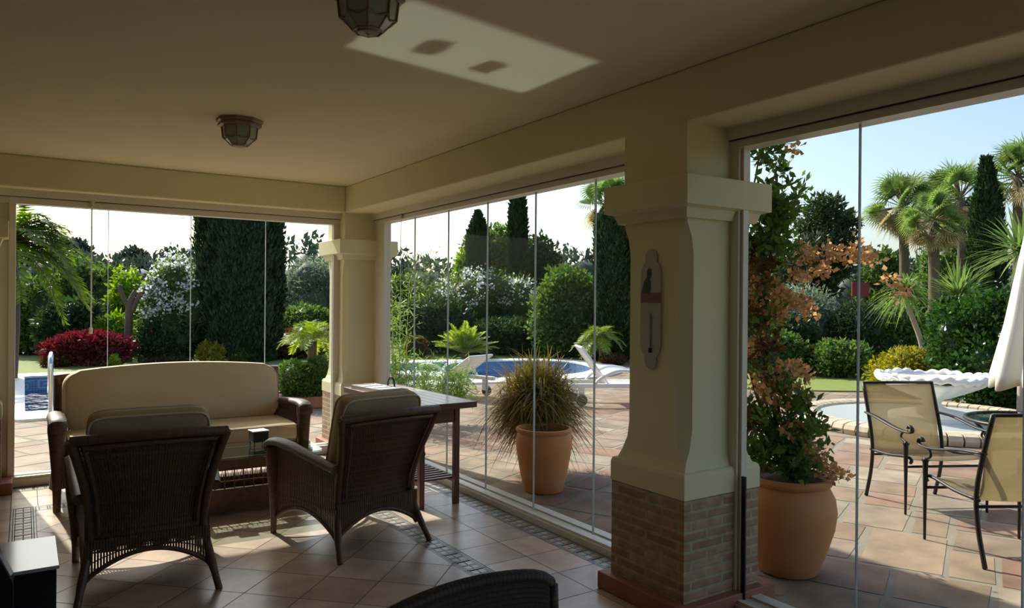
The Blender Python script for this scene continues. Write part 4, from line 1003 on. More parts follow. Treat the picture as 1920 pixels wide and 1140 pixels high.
# ================================================================ PLANTS
RNG = np.random.default_rng(7)
def leafmesh(name, mat, parent, P, A, Nn, L, Wd, fold=0.0, extra=None, kind=None):
    """leaves: base P, axis A, normal Nn (n,3); length L, width Wd (n,)"""
    n = len(P)
    B = np.cross(Nn, A); B /= np.linalg.norm(B, axis=1, keepdims=True) + 1e-9
    L = L[:, None]; W_ = Wd[:, None]
    v = np.empty((n, 4, 3)); v[:, 0] = P; v[:, 1] = P + A * L * 0.45 + B * W_ * 0.5 + Nn * fold * W_; v[:, 2] = P + A * L; v[:, 3] = P + A * L * 0.45 - B * W_ * 0.5 + Nn * fold * W_
    V = v.reshape(-1, 3); nf = n; idx = np.arange(n * 4)
    rnd = RNG.random(nf)
    loops = idx; starts = np.arange(nf) * 4; tot = np.full(nf, 4)
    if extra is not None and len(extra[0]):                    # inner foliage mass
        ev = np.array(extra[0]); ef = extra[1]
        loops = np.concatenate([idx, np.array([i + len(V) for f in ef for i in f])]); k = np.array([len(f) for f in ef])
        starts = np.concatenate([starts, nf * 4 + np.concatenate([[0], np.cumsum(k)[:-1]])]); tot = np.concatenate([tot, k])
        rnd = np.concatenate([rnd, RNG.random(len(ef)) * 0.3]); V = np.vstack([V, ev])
    me = bpy.data.meshes.new(name); me.vertices.add(len(V)); me.vertices.foreach_set('co', V.astype('f').ravel())
    me.loops.add(len(loops)); me.loops.foreach_set('vertex_index', loops.astype('i'))
    me.polygons.add(len(starts)); me.polygons.foreach_set('loop_start', starts.astype('i')); me.polygons.foreach_set('loop_total', tot.astype('i'))
    me.update(calc_edges=True)
    a = me.attributes.new('rnd', 'FLOAT', 'FACE'); a.data.foreach_set('value', rnd.astype('f'))
    me.materials.append(mat); o = bpy.data.objects.new(name, me); COL.objects.link(o)
    if parent: o.parent = parent
    if kind: o['kind'] = kind
    return o
def unit(v): return v / (np.linalg.norm(v, axis=1, keepdims=True) + 1e-9)
def ico(c, r, k=2, seed=0, amp=0.12):
    import bmesh
    bm = bmesh.new(); bmesh.ops.create_icosphere(bm, subdivisions=k, radius=1)
    g = random.Random(seed); V = []
    for v in bm.verts: s = 1 + g.uniform(-amp, amp); V.append((c[0] + v.co.x * r[0] * s, c[1] + v.co.y * r[1] * s, c[2] + v.co.z * r[2] * s))
    F = [[q.index for q in f.verts] for f in bm.faces]; bm.free(); return V, F
def crown(name, blobs, n, size, mat, parent, aspect=0.5, core=0.8, spread=0.16, droop=0.0, updir=0.3, zmin=0.02):
    """a leafy mass made of ellipsoid lumps, each lump itself broken into tufts"""
    bl = np.array(blobs, float); area = (bl[:, 3] * bl[:, 4] + bl[:, 3] * bl[:, 5] + bl[:, 4] * bl[:, 5]); pr = area / area.sum()
    k = RNG.choice(len(bl), n, p=pr)
    D = unit(RNG.normal(size=(n, 3)))
    nt_ = 40                                                   # tufts give the surface its lumps
    T_ = unit(RNG.normal(size=(nt_, 3))); dots = D @ T_.T
    lump = np.clip(dots.max(1), 0, 1) ** 12
    rad = 0.84 + 0.16 * lump + np.clip(RNG.normal(size=n), -2, 1.3) * spread * 0.5
    P = bl[k, :3] + D * bl[k, 3:] * rad[:, None]
    P[:, 2] = np.maximum(P[:, 2], zmin)
    A = unit(D * 0.55 + RNG.normal(size=(n, 3)) * 0.6 + np.array([0, 0, updir - droop]))
    Nn = unit(np.cross(A, RNG.normal(size=(n, 3))))
    L = size * RNG.uniform(0.6, 1.35, n); Wd = L * aspect
    V = []; F = []
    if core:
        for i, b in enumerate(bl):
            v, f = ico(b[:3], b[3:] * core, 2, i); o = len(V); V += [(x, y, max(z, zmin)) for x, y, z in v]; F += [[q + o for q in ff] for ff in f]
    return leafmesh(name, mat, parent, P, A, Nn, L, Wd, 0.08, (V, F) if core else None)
def flowers(name, blobs, ncl, per, size, mat, parent, zlo=-9, clr=0.16, front=None):
    bl = np.array(blobs, float); area = bl[:, 3] * bl[:, 5]; pr = area / area.sum()
    k = RNG.choice(len(bl), ncl, p=pr); D = unit(RNG.normal(size=(ncl, 3)) + np.array([-0.25, -0.7, 0.3]))
    C_ = bl[k, :3] + D * bl[k, 3:] * 1.03; C_ = C_[C_[:, 2] > zlo]
    P = np.repeat(C_, per, 0) + RNG.normal(size=(len(C_) * per, 3)) * clr * 0.5; n = len(P)
    A = unit(RNG.normal(size=(n, 3))); Nn = unit(np.cross(A, RNG.normal(size=(n, 3))))
    return leafmesh(name, mat, parent, P, A, Nn, np.full(n, size), np.full(n, size * 0.8))
def trunk(name, paths, mat, parent):      # paths: [(points, r0, r1)]
    m = MB()
    for P, r0, r1 in paths:
        P = spline(P, 4) if len(P) > 2 else [Vector(p) for p in P]; n = len(P)
        m.tube(P, [lerp(r0, r1, i / (n - 1)) for i in range(n)], 8)
    return m.build(name, M[mat], parent, smooth=True)
def shrub(name, px, dep, wpx, top, label, leaf, cat='shrub', n=5000, size=0.12, lumps=10, base=0.0, seed=0, aspect=0.5, flower=None, dscale=0.7, bark='bark', wood=None, group=None, core=0.76, spread=0.28, trunk_h=None):
    """px, wpx: where and how wide it shows; top: height of its top"""
    g = random.Random(seed or int(px * 7 + top * 100)); x, y = at(px, dep); hw = wpx / 1383 * dep / 2
    r = empty(name, (x, y, 0), 0, label, cat, group); B = []
    H = top - base
    fx_, fy_ = 0.834, -0.5518             # across the view
    for k in range(lumps):
        t = (k + 0.5) / lumps * 2 - 1
        q = g.uniform(-0.85, 0.85) if lumps > 3 else t * 0.5
        rr = hw * g.uniform(0.26, 0.60); off = q * (hw - rr * 0.9); rz = min(H * 0.5, H * g.uniform(0.26, 0.42))
        zc = base + rz + (H - 2 * rz) * g.uniform(0.0, 1.0) * (1 - 0.25 * abs(q)); dd = g.uniform(-1, 1) * hw * dscale * 0.5
        B.append((off * fx_ + dd * 0.55, off * fy_ + dd * 0.83, zc, rr, rr * dscale + 0.1, rz))
    B.append((0, 0, base + H * 0.36, hw * 0.80, hw * dscale * 0.8, H * 0.36)); B.append((0, 0, top - H * 0.27, hw * 0.55, hw * 0.5, H * 0.27))
    crown('foliage', B, n, size, M[leaf], r, aspect, core, spread)
    th = trunk_h or base + H * 0.35
    P = [((0, 0, 0), (g.uniform(-.1, .1), 0.05, th * 0.5), (g.uniform(-.15, .15), 0, th))]
    pa = [([(0, 0, -0.02), (g.uniform(-.1, .1) * hw, 0.03, th * 0.5), (g.uniform(-.15, .15) * hw, 0, th)], 0.035 + 0.03 * hw, 0.03)]
    for k in range(4):
        b = B[k % len(B)]; pa.append(([(0, 0, th * 0.45), (b[0] * 0.5, b[1] * 0.5, th * 0.8), (b[0], b[1], max(b[2], th))], 0.03 + 0.012 * hw, 0.012))
    trunk('trunk', pa, bark, r)
    if flower:
        mat, ncl, per, fs, zlo = flower; flowers('flowers', B, ncl, per, fs, M[mat], r, zlo)
    return r
def cypress(px, dep, wpx, top, label, n=14000, size=0.14, base=0.1, flatt=0.0, leaf='leaf_cypress', lean=0.0, prof=None):
    x, y = at(px, dep); hw = wpx / 1383 * dep / 2; r = empty('cypress_tree', (x, y, 0), 0, label, 'tree')
    prof = prof or (lambda t: (min(1, (t / 0.12)) ** 0.5 * (1 - 0.15 * t)) * (1 if t < 0.75 else max(0.02, 1 - ((t - 0.75) / 0.25) ** 1.6 * (1 - flatt))))
    t = RNG.random(n) ** 0.95; a = RNG.uniform(0, 2 * PI, n); H = top - base
    rad = np.array([prof(q) for q in t]) * hw * (0.90 + 0.07 * np.sin(5 * a + 9 * t) + 0.05 * np.sin(11 * a - 23 * t) + RNG.normal(size=n) * 0.045)
    P = np.stack([np.cos(a) * rad + lean * t, np.sin(a) * rad, base + t * H], 1)
    A = unit(np.stack([np.cos(a) * 0.35, np.sin(a) * 0.35, np.ones(n)], 1) + RNG.normal(size=(n, 3)) * 0.28); Nn = unit(np.stack([np.cos(a), np.sin(a), np.zeros(n)], 1) + RNG.normal(size=(n, 3)) * 0.5)
    V = []; F = []; ns, nr = 20, 22
    for j in range(nr + 1):
        tt = j / nr
        for k in range(ns): aa = 2 * PI * k / ns; rr = prof(max(tt, .01)) * hw * 0.84 * (1 + 0.06 * math.sin(5 * aa + 9 * tt)); V.append((math.cos(aa) * rr + lean * tt, math.sin(aa) * rr, base + tt * H * 0.97))
    for j in range(nr):
        for k in range(ns): k2 = (k + 1) % ns; F.append([j * ns + k, j * ns + k2, (j + 1) * ns + k2, (j + 1) * ns + k])
    L = size * RNG.uniform(0.7, 1.5, n); leafmesh('foliage', M[leaf], r, P, A, Nn, L, L * 0.4, 0.1, (V, F))
    trunk('trunk', [([(0, 0, -0.02), (0, 0, base + 0.5)], 0.16, 0.12)], 'bark', r); return r
def fronds(name, c, fr, mat, parent, leaflet=0.35, nl=26, wleaf=0.035, droop=0.25, vee=0.5, rach=0.012):
    """feather-palm fronds; fr: [(azimuth, elevation, length, sag)]"""
    P = []; A = []; Nn = []; L = []; Wd = []; m = MB()
    for az, el, Lf, sag in fr:
        h = np.array([math.cos(az), math.sin(az), 0]); sd_ = np.array([-math.sin(az), math.cos(az), 0])
        def pos(t): return np.array(c) + h * (Lf * t * math.cos(el) * (1 - 0.12 * t)) + np.array([0, 0, Lf * (t * math.sin(el) - sag * t * t)])
        pts = [pos(k / 10) for k in range(11)]; m.tube(pts, [lerp(rach, rach * 0.25, k / 10) for k in range(11)], 5)
        for k in range(nl):
            t = 0.10 + 0.90 * (k + 0.5) / nl; p = pos(t); tg = pos(min(1, t + 0.02)) - pos(t - 0.02); tg /= np.linalg.norm(tg); nr = np.cross(tg, sd_); nr = nr if nr[2] > 0 else -nr
            ll = leaflet * (0.35 + 0.65 * math.sin(PI * min(1, t * 0.95 + 0.12)) ** 0.7)
            for s in (-1, 1):
                a = sd_ * s * 0.85 + tg * 0.55 + nr * vee * random.uniform(0.5, 1.1) + np.array([0, 0, -droop * random.uniform(0.6, 1.4)]); a /= np.linalg.norm(a)
                P.append(p); A.append(a); Nn.append(np.cross(a, tg) + 1e-3); L.append(ll * random.uniform(0.85, 1.1)); Wd.append(wleaf)
    P, A, Nn = np.array(P), np.array(A), unit(np.array(Nn)); o = leafmesh(name, mat, parent, P, A, Nn, np.array(L), np.array(Wd), 0.1)
    m.build('frond_stems', M['pale_bark'] if mat is M['palm_lime'] else M['bark'], parent, smooth=True); return o
def fan_palm(px, py, dep, R, label, leaf='palm_fan', nf=26, height=None, dry=14, tr=0.14, seed=1, spread=1.0):
    g = random.Random(seed); x, y = at(px, dep); z = zh(px, py, dep); r = empty('fan_palm', (x, y, 0), 0, label, 'palm tree')
    trunk('trunk', [([(0.2, 0.1, -0.02), (0.1, 0, z * 0.5), (0, 0, z)], tr * 1.2, tr)], 'bark', r)
    for nm, cnt, e0, e1, mt in (('fan_leaves', nf, -0.35, 1.35, leaf), ('dry_leaves', dry, -1.2, -0.5, 'palm_dry')):
        P = []; A = []; Nn = []; L = []; Wd = []; m = MB()
        for k in range(cnt):
            az = g.uniform(0, 2 * PI); el = g.uniform(e0, e1); pl = R * g.uniform(0.42, 0.6) * spread; d_ = np.array([math.cos(az) * math.cos(el), math.sin(az) * math.cos(el), math.sin(el)])
            c = np.array([0, 0, z]) + d_ * pl; m.tube([(0, 0, z), tuple(c)], 0.012 * R, 4)
            sd_ = np.array([-math.sin(az), math.cos(az), 0]); up_ = np.cross(sd_, -d_); up_ = up_ if up_[2] > 0 else -up_
            fl = R * g.uniform(0.42, 0.52); nb = 22; ro = g.uniform(-1.1, 1.1); sd_, up_ = sd_ * math.cos(ro) + up_ * math.sin(ro), up_ * math.cos(ro) - sd_ * math.sin(ro)
            for q in range(nb):
                th = lerp(-2.0, 2.0, q / (nb - 1)); a = d_ * math.cos(th) + sd_ * math.sin(th) + up_ * 0.10; a /= np.linalg.norm(a)
                a1 = a.copy(); P.append(c); A.append(a1); Nn.append(up_ + sd_ * 0.3 * math.sin(th)); L.append(fl * 0.72); Wd.append(fl * 0.12)
                tip = c + a1 * fl * 0.45; a2 = a1 * 0.8 + np.array([0, 0, -0.55]); a2 /= np.linalg.norm(a2); P.append(tip); A.append(a2); Nn.append(up_ + 0.01); L.append(fl * 0.62); Wd.append(fl * 0.05)
        if cnt: leafmesh(nm, M[mt], r, np.array(P), np.array(A), unit(np.array(Nn)), np.array(L), np.array(Wd), 0.05); m.build('leaf_stems' if nm == 'fan_leaves' else 'dry_stems', M['bark'], r)
    return r
def yucca(name, px, py, dep, R, label, n=130, leaf='palm_fan', w_=0.035, stem=None, emin=-0.5, cat='yucca', bark='pale_bark', curve=0.25):
    x, y = at(px, dep); z = zh(px, py, dep); r = empty(name, (x, y, 0), 0, label, cat)
    stem = stem or [(0.0, 0.0, -0.02), (0.05, 0, z * 0.5), (0, 0, z)]
    trunk('trunk', [(stem, 0.055, 0.045)], bark, r)
    blades('leaves', (0, 0, z), n, R, w_, M[leaf], r, emin, curve); return r
def blades(name, c, n, R, w_, mat, parent, emin=-0.4, curve=0.4, emax=1.5, rad=0.03, segs=4, jitter=0.3):
    """long strap leaves springing from one point, bending under their weight"""
    V = []; F = []
    n_ = n; az = RNG.uniform(0, 2 * PI, n_); se = RNG.uniform(math.sin(emin), math.sin(emax), n_); el = np.arcsin(se); L = R * RNG.uniform(1 - jitter, 1.0, n_)
    h = np.stack([np.cos(az), np.sin(az), np.zeros(n_)], 1); s = np.stack([-np.sin(az), np.cos(az), np.zeros(n_)], 1)
    base = np.array(c) + RNG.normal(size=(n_, 3)) * rad; Vs = np.empty((n_, 2 * (segs + 1), 3))
    for k in range(segs + 1):
        t = k / segs; p = base + h * (L * t * np.cos(el))[:, None]; p[:, 2] += L * (t * np.sin(el) - curve * t * t * RNG.uniform(0.9, 1.1)); ww = w_ * (1 - t ** 2) * 0.5 + 0.001
        Vs[:, 2 * k] = p - s * ww; Vs[:, 2 * k + 1] = p + s * ww
    Fi = []
    for k in range(segs): Fi.append([2 * k, 2 * k + 1, 2 * k + 3, 2 * k + 2])
    Fi = np.array(Fi); loops = (Fi[None] + (np.arange(n_) * 2 * (segs + 1))[:, None, None]).reshape(-1)
    me = bpy.data.meshes.new(name); VV = Vs.reshape(-1, 3); me.vertices.add(len(VV)); me.vertices.foreach_set('co', VV.astype('f').ravel())
    nf = n_ * segs; me.loops.add(nf * 4); me.loops.foreach_set('vertex_index', loops.astype('i')); me.polygons.add(nf)
    me.polygons.foreach_set('loop_start', (np.arange(nf) * 4).astype('i')); me.polygons.foreach_set('loop_total', np.full(nf, 4, 'i')); me.update(calc_edges=True)
    a = me.attributes.new('rnd', 'FLOAT', 'FACE'); a.data.foreach_set('value', np.repeat(RNG.random(n_), segs).astype('f'))
    me.materials.append(mat); o = bpy.data.objects.new(name, me); COL.objects.link(o); o.parent = parent; return o

random.seed(21)
# ---- far hills with umbrella pines
for (px, w_, top, dep, lab) in ((135, 130, 452, 75, 'dark rounded pines on the far ridge at the left, nearest the palm'), (250, 95, 468, 92, 'dark pines on the far ridge, middle of the row'), (320, 70, 470, 106, 'dark pines on the far ridge beside the tall cypress'), (60, 120, 480, 60, 'dark pines on the ridge behind the palm fronds')):
    shrub('pine_trees', px, dep, w_, zh(px, top, dep), lab, 'leaf_far', cat='trees', n=16000, size=0.5, lumps=8, core=0.66, base=0.0, dscale=0.6)
bank = empty('distant_greenery', (*at(700, 60), 0), 0, 'low band of distant greenery behind the garden', 'trees'); B = []
for k in range(46):
    px = -150 + k * 52; x, y = at(px, 62 + random.uniform(-6, 6)); ox, oy = at(700, 60); B.append((x - ox, y - oy, 1.0, 4.2, 3.0, 3.2 + random.uniform(-0.8, 1.2) + 1.6))
crown('foliage', B, 40000, 0.6, M['leaf_far'], bank, 0.5, 0.75, zmin=-0.5); tag(bank, kind='stuff')

# ---- through the pool window (left)
shrub('broadleaf_shrub', 60, 21, 130, zh(60, 520, 21), 'dark green garden shrub behind the palm at the left edge', 'leaf_mid', n=7000, size=0.15, base=0.0)
shrub('broadleaf_tree', 165, 24, 150, zh(165, 490, 24), 'bright green tree between palm fronds and bare stump', 'leaf_mid', cat='tree', n=9000, size=0.17)
shrub('vine_shrub', 140, 19.5, 140, zh(140, 560, 19.5), 'leafy dark bushes behind the red shrub, under the palm', 'leaf_dark', n=8000, size=0.15)  # drawn in the dark leaf colour
shrub('lime_shrub', 235, 22, 90, zh(235, 505, 22), 'yellow-green bush behind the bare pruned trunk', 'leaf_bright', n=4500, size=0.16)
shrub('lime_shrub', 215, 19.5, 90, zh(215, 590, 19.5), 'lower yellow-green bush above the right end of the red shrub', 'leaf_bright', n=3500, size=0.14)
tr_ = empty('pruned_tree', (*at(240, 18.6), 0), 0, 'bare pruned forked trunk in front of white oleander', 'tree')
a_ = zh(240, 545, 18.6)
trunk('trunk', [([(0, 0, -0.02), (0.02, 0, 0.9), (0.05, 0, 1.5), (0.18, 0, a_)], 0.11, 0.07), ([(0.04, 0, 1.2), (0.28, -0.15, 1.75), (0.62, -0.3, 2.15)], 0.07, 0.04), ([(0.04, 0, 1.3), (-0.18, 0.1, 1.9), (-0.12, 0.1, a_ + 0.1)], 0.06, 0.035)], 'bark', tr_)
shrub('oleander_shrub', 330, 19.0, 135, zh(330, 482, 19.0), 'tall white-flowered oleander left of the huge dark cypress', 'leaf_mid', n=11000, size=0.14, aspect=0.25, flower=('petal_white', 300, 15, 0.085, 1.2), lumps=9)
shrub('rose_shrub', 285, 18.6, 75, zh(285, 600, 18.6), 'pink-flowered bush under the white oleander', 'leaf_dark', n=4500, size=0.10, flower=('petal_pink', 45, 7, 0.07, 0.8))
shrub('low_shrub', 330, 18.6, 90, zh(330, 615, 18.6), 'dark low foliage at the foot of the white oleander', 'leaf_dark', n=5000, size=0.10)
shrub('red_leaf_shrub', 165, 17.6, 165, zh(165, 624, 17.6), 'low shrub with deep red leaves beyond the pool', 'leaf_red', n=9000, size=0.12, aspect=0.4, dscale=0.4, core=0.7)
shrub('low_shrub', 108, 17.2, 62, zh(108, 664, 17.2), 'small brownish shrub at the left foot of the red shrub', 'leaf_rust', n=2500, size=0.08)
shrub('low_shrub', 214, 17.2, 22, zh(214, 666, 17.2), 'tiny bright green plant at the lawn edge before the red shrub', 'leaf_bright', n=500, size=0.07, lumps=3)
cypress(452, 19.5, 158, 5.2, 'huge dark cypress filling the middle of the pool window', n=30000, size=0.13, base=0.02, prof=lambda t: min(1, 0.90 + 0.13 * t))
shrub('low_shrub', 397, 18.4, 52, zh(397, 645, 18.4), 'yellow-green low plant at the foot of the huge cypress', 'leaf_yellow', n=1800, size=0.12, lumps=4)
shrub('low_shrub', 450, 18.8, 60, zh(450, 655, 18.8), 'small green plants right of the yellow-green one under the cypress', 'leaf_mid', n=1800, size=0.10, lumps=4)
shrub('olive_tree', 580, 27, 165, zh(580, 483, 27), 'pale grey-green rounded tree right of the huge cypress', 'leaf_olive', cat='tree', n=12000, size=0.14, aspect=0.3, lumps=9)
shrub('clipped_hedge', 575, 22.5, 150, zh(575, 573, 22.5), 'green clipped hedge behind the small palm in the pool window', 'leaf_mid', cat='hedge', n=7000, size=0.12, dscale=0.3)
shrub('dark_shrub', 545, 20.5, 140, zh(545, 620, 20.5), 'dark reddish-brown undergrowth behind the small palm', 'leaf_rust', n=5000, size=0.12)
shrub('dark_shrub', 628, 30, 60, zh(628, 480, 30), 'dark green treetop just behind the corner pillar', 'leaf_dark', cat='tree', n=3000, size=0.2)
# small palm in the brick planter
dp = 11.3; x, y = at(580, dp); pl = empty('garden_planter', (x, y, 0), math.radians(-8), 'low brick planter outside the pool window', 'planter')
m = MB(); m.box((-0.55, -0.35, 0), (0.85, 0.45, 0.17)); m.build('brick_wall', M['redtile'], pl, bevel=0.01); MB().box((-0.50, -0.30, 0.17), (0.80, 0.40, 0.18)).build('soil', M['soil'], pl)
hd = empty('planter_hedge', (x, y, 0.18), 0, 'dark green bushy hedge growing in the brick planter', 'hedge')
crown('foliage', [(-0.22, 0.0, 0.22, 0.28, 0.30, 0.28), (0.15, 0.0, 0.24, 0.30, 0.32, 0.28), (0.5, 0, 0.2, 0.32, 0.3, 0.28), (0.0, -0.1, 0.12, 0.4, 0.26, 0.2)], 8000, 0.055, M['leaf_mid'], hd, 0.6, 0.8, zmin=0.0)
trunk('stems', [([(k * 0.25 - 0.3, 0, 0), (k * 0.25 - 0.28, 0, 0.2)], 0.012, 0.008) for k in range(4)], 'bark', hd)
x2, y2 = at(586, dp + 0.1); z2 = zh(586, 640, dp + 0.1)
pp_ = empty('small_palm', (x2, y2, 0.18), 0, 'small yellow-green feather palm rising from the planter hedge', 'palm')
trunk('trunk', [([(0, 0, 0), (0, 0, z2 - 0.18)], 0.065, 0.075)], 'bark', pp_)
fronds('fronds', (0, 0, z2 - 0.16), [(2 * PI * k / 26 * 2.4, random.uniform(0.35, 1.25), random.uniform(0.55, 0.78), random.uniform(0.5, 0.85)) for k in range(26)], M['palm_lime'], pp_, leaflet=0.20, nl=26, wleaf=0.016, droop=0.35, rach=0.008)
# date palm at the left edge
dp = 14.5; x, y = at(10, dp); zc = zh(10, 455, dp)
pd = empty('date_palm', (x, y, 0), 0, 'large feather palm whose fronds arch in from the left edge', 'palm tree')
trunk('trunk', [([(0, 0, -0.02), (0.05, 0, zc * 0.5), (0, 0, zc)], 0.21, 0.19)], 'bark', pd)
FR = [(-0.55 + 0.22 * math.sin(k * 2.1), e, L_, s_) for k, (e, L_, s_) in enumerate(((0.95, 1.75, 0.62), (0.62, 1.8, 0.62), (0.40, 1.85, 0.72), (0.15, 1.8, 0.85), (0.02, 1.7, 0.8), (-0.1, 1.5, 0.95), (0.75, 1.6, 0.8), (0.3, 1.6, 1.0)))]
FR += [(random.uniform(0, 6.28), random.uniform(-0.1, 1.2), random.uniform(1.6, 2.1), random.uniform(0.5, 0.8)) for k in range(22)]
fronds('fronds', (0, 0, zc), FR, M['palm_green'], pd, leaflet=0.40, nl=50, wleaf=0.042, droop=0.45, rach=0.02)
lp = empty('lamp_post', (*at(358, 60), 0), 0, 'thin far lamp post rising above white oleander', 'street lamp')
MB().tube([(0, 0, 0), (0, 0, zh(358, 470, 60))], 0.05, 6).build('pole', M['steel'], lp); MB().lathe([(0.05, 0), (0.45, 0.05), (0.45, 0.22), (0.1, 0.3)], seg=12).build('lamp_head', M['steel'], lp, loc=(0, 0, zh(358, 472, 60)))

# ---- through the long glass wall (middle)
shrub('broadleaf_shrub', 760, 26, 110, zh(760, 520, 26), 'green bushes right of the corner pillar', 'leaf_mid', n=7000, size=0.15)
shrub('feathery_shrub', 800, 24.5, 120, zh(800, 482, 24.5), 'thin-topped wispy shrub against the sky right of the corner pillar', 'leaf_mid', n=1300, size=0.12, core=0, spread=0.7, lumps=9, aspect=0.35)
shrub('dark_shrub', 815, 22.8, 190, zh(815, 560, 22.8), 'dark green bushes above the cycad, left part', 'leaf_dark', n=10000, size=0.15, dscale=0.4)  # leaves all in the dark green
shrub('rust_shrub', 778, 21, 50, zh(778, 632, 21), 'reddish-brown bush left of the cycad', 'leaf_rust', n=2500, size=0.11)
shrub('oleander_shrub', 905, 25.0, 290, zh(905, 505, 25.0), 'wide white-flowered oleander below the two slim cypresses', 'leaf_mid', n=14000, size=0.14, aspect=0.28, flower=('petal_white', 420, 13, 0.085, 1.5), lumps=16, dscale=0.5)
shrub('dark_shrub', 950, 22.6, 230, zh(950, 600, 22.6), 'dark green hedge behind the potted grass', 'leaf_dark', n=12000, size=0.14, dscale=0.3, lumps=10)  # uses the dark leaf green throughout
shrub('broadleaf_shrub', 1060, 21.8, 150, zh(1060, 500, 21.8), 'rounded green shrub between oleander and ivy-dark cypress', 'leaf_mid', n=14000, size=0.14, lumps=11)
shrub('lime_shrub', 868, 26, 50, zh(868, 470, 26), 'bright green tree left of the first slim cypress', 'leaf_bright', cat='tree', n=4000, size=0.18)
cypress(895, 25, 42, zh(895, 402, 25), 'slim pointed cypress, left of the pair', n=9000, size=0.16, base=1.0)
cypress(970, 26, 36, zh(970, 362, 26), 'slim cypress with cut-off top, right of the pair', n=9000, size=0.16, base=1.0, flatt=0.5)
shrub('broadleaf_tree', 945, 31, 190, zh(945, 428, 31), 'broad dark green tree behind the slim cypress pair', 'leaf_mid', cat='tree', n=16000, size=0.2, lumps=12, dscale=0.5, base=1.2)
shrub('broadleaf_tree', 1012, 27.8, 90, zh(1012, 442, 27.8), 'dense tree crown right of the slim cypress pair', 'leaf_dark', cat='tree', n=9000, size=0.18, base=1.0)
fan_palm(1142, 385, 24, 1.25, 'fan palm top beside the near pillar above the dark cypress', nf=30, seed=5)
cypress(1148, 20.5, 76, zh(1148, 405, 20.5), 'dark ivy-clad cypress column left of the near pillar', n=16000, size=0.12, base=0.02, prof=lambda t: 0.95 - 0.12 * t * t)
cypress(1190, 21.5, 50, zh(1190, 415, 21.5), 'dark cypress partly hidden by the near pillar', n=7000, size=0.13, base=0.02, prof=lambda t: 0.95 - 0.12 * t * t)
# cycad
x, y = at(872, 21.0); cyc = empty('cycad', (x, y, 0.0), 0, 'spreading bright green cycad beyond the pool behind the loungers', 'cycad')
trunk('trunk', [([(0, 0, -0.02), (0, 0, 0.14)], 0.18, 0.16)], 'bark', cyc)
fronds('fronds', (0, 0, 0.14), [(2 * PI * k * 0.382, random.uniform(0.22, 1.15), random.uniform(0.95, 1.25), random.uniform(0.12, 0.38)) for k in range(64)], M['palm_lime'], cyc, leaflet=0.20, nl=24, wleaf=0.035, droop=0.05, vee=0.5, rach=0.015)
# small palm by lounger
x, y = at(1125, 19.7); z3 = zh(1125, 632, 19.7); sp2 = empty('small_palm', (x, y, 0), 0, 'small lime-green feather palm behind the raised lounger', 'palm')
trunk('trunk', [([(0.15, 0, -0.02), (0.1, 0, z3 * 0.5), (0, 0, z3)], 0.10, 0.11)], 'bark', sp2)
fronds('fronds', (0, 0, z3), [(2 * PI * k * 0.382, random.uniform(0.2, 1.25), random.uniform(0.72, 0.92), random.uniform(0.5, 0.95)) for k in range(34)], M['palm_lime'], sp2, leaflet=0.26, nl=26, wleaf=0.022, droop=0.4)
shrub('low_shrub', 1150, 19.4, 55, zh(1150, 665, 19.4), 'small brown-green shrub under the lime-green palm', 'leaf_rust', n=2500, size=0.09)
# bamboo near the corner pillar
dp = 9.6; x, y = at(752, dp); bb = empty('bamboo_clump', (x, y, 0), 0, 'light green bamboo-like plant outside the glass by the corner pillar', 'plant')
st_ = []; B = []
for k in range(9):
    ox = random.uniform(-0.22, 0.02); oy = random.uniform(-0.2, 0.2); h_ = random.uniform(0.8, 1.95); st_.append(([(ox, oy, -0.02), (ox * 1.2, oy, h_ * 0.6), (ox * 1.5, oy * 1.4, h_)], 0.009, 0.003))
    for q in range(5): B.append((ox * 1.3 + random.uniform(-.1, .1), oy * 1.3, h_ * (0.35 + 0.15 * q), 0.12, 0.12, 0.12))
trunk('stems', st_, 'pale_bark', bb); crown('foliage', B, 1700, 0.11, M['bamboo_leaf'], bb, 0.14, 0, 1.2, droop=0.5)
dp = 9.8; x, y = at(812, dp); bb = empty('feathery_plant', (x, y, 0), 0, 'low feathery light green plant beyond the wooden table', 'plant')
st_ = []; B = []
for k in range(12):
    ox = random.uniform(-0.45, 0.4); oy = random.uniform(-0.3, 0.2); h_ = random.uniform(0.45, 0.80); st_.append(([(ox * 0.4, oy * 0.4, -0.02), (ox * 0.8, oy, h_ * 0.6), (ox, oy, h_)], 0.006, 0.003))
    for q in range(3): B.append((ox, oy, h_ * (0.6 + 0.2 * q), 0.12, 0.12, 0.10))
trunk('stems', st_, 'pale_bark', bb); crown('foliage', B, 2600, 0.10, M['bamboo_leaf'], bb, 0.12, 0, 1.2, droop=0.3)
# grass clump behind the terracotta pot
x, y = at(1008, 6.95); gp = empty('grass_clump', (x, y, 0), 0, 'round golden-green ornamental grass in a pot behind the terracotta pot', 'plant')
MB().lathe([(0.13, 0), (0.17, 0.15), (0.20, 0.40), (0.21, 0.50), (0.19, 0.50), (0.0001, 0.47)], seg=28).build('hidden_pot', M['terracotta'], gp, smooth=True, angle=50)
blades('upper_blades', (0, 0, 0.68), 3800, 0.56, 0.012, M['grass_blade'], gp, emin=-0.35, curve=0.34, emax=1.4, rad=0.10, segs=5, jitter=0.45)
blades('hanging_blades', (0, 0, 0.68), 1500, 0.52, 0.010, M['grass_purple'], gp, emin=-0.7, curve=0.45, emax=0.3, rad=0.10, segs=5, jitter=0.45)
blades('seed_stalks', (0, 0, 0.60), 30, 0.85, 0.006, M['grass_blade'], gp, emin=0.6, curve=0.25, emax=1.4, rad=0.08, segs=5)

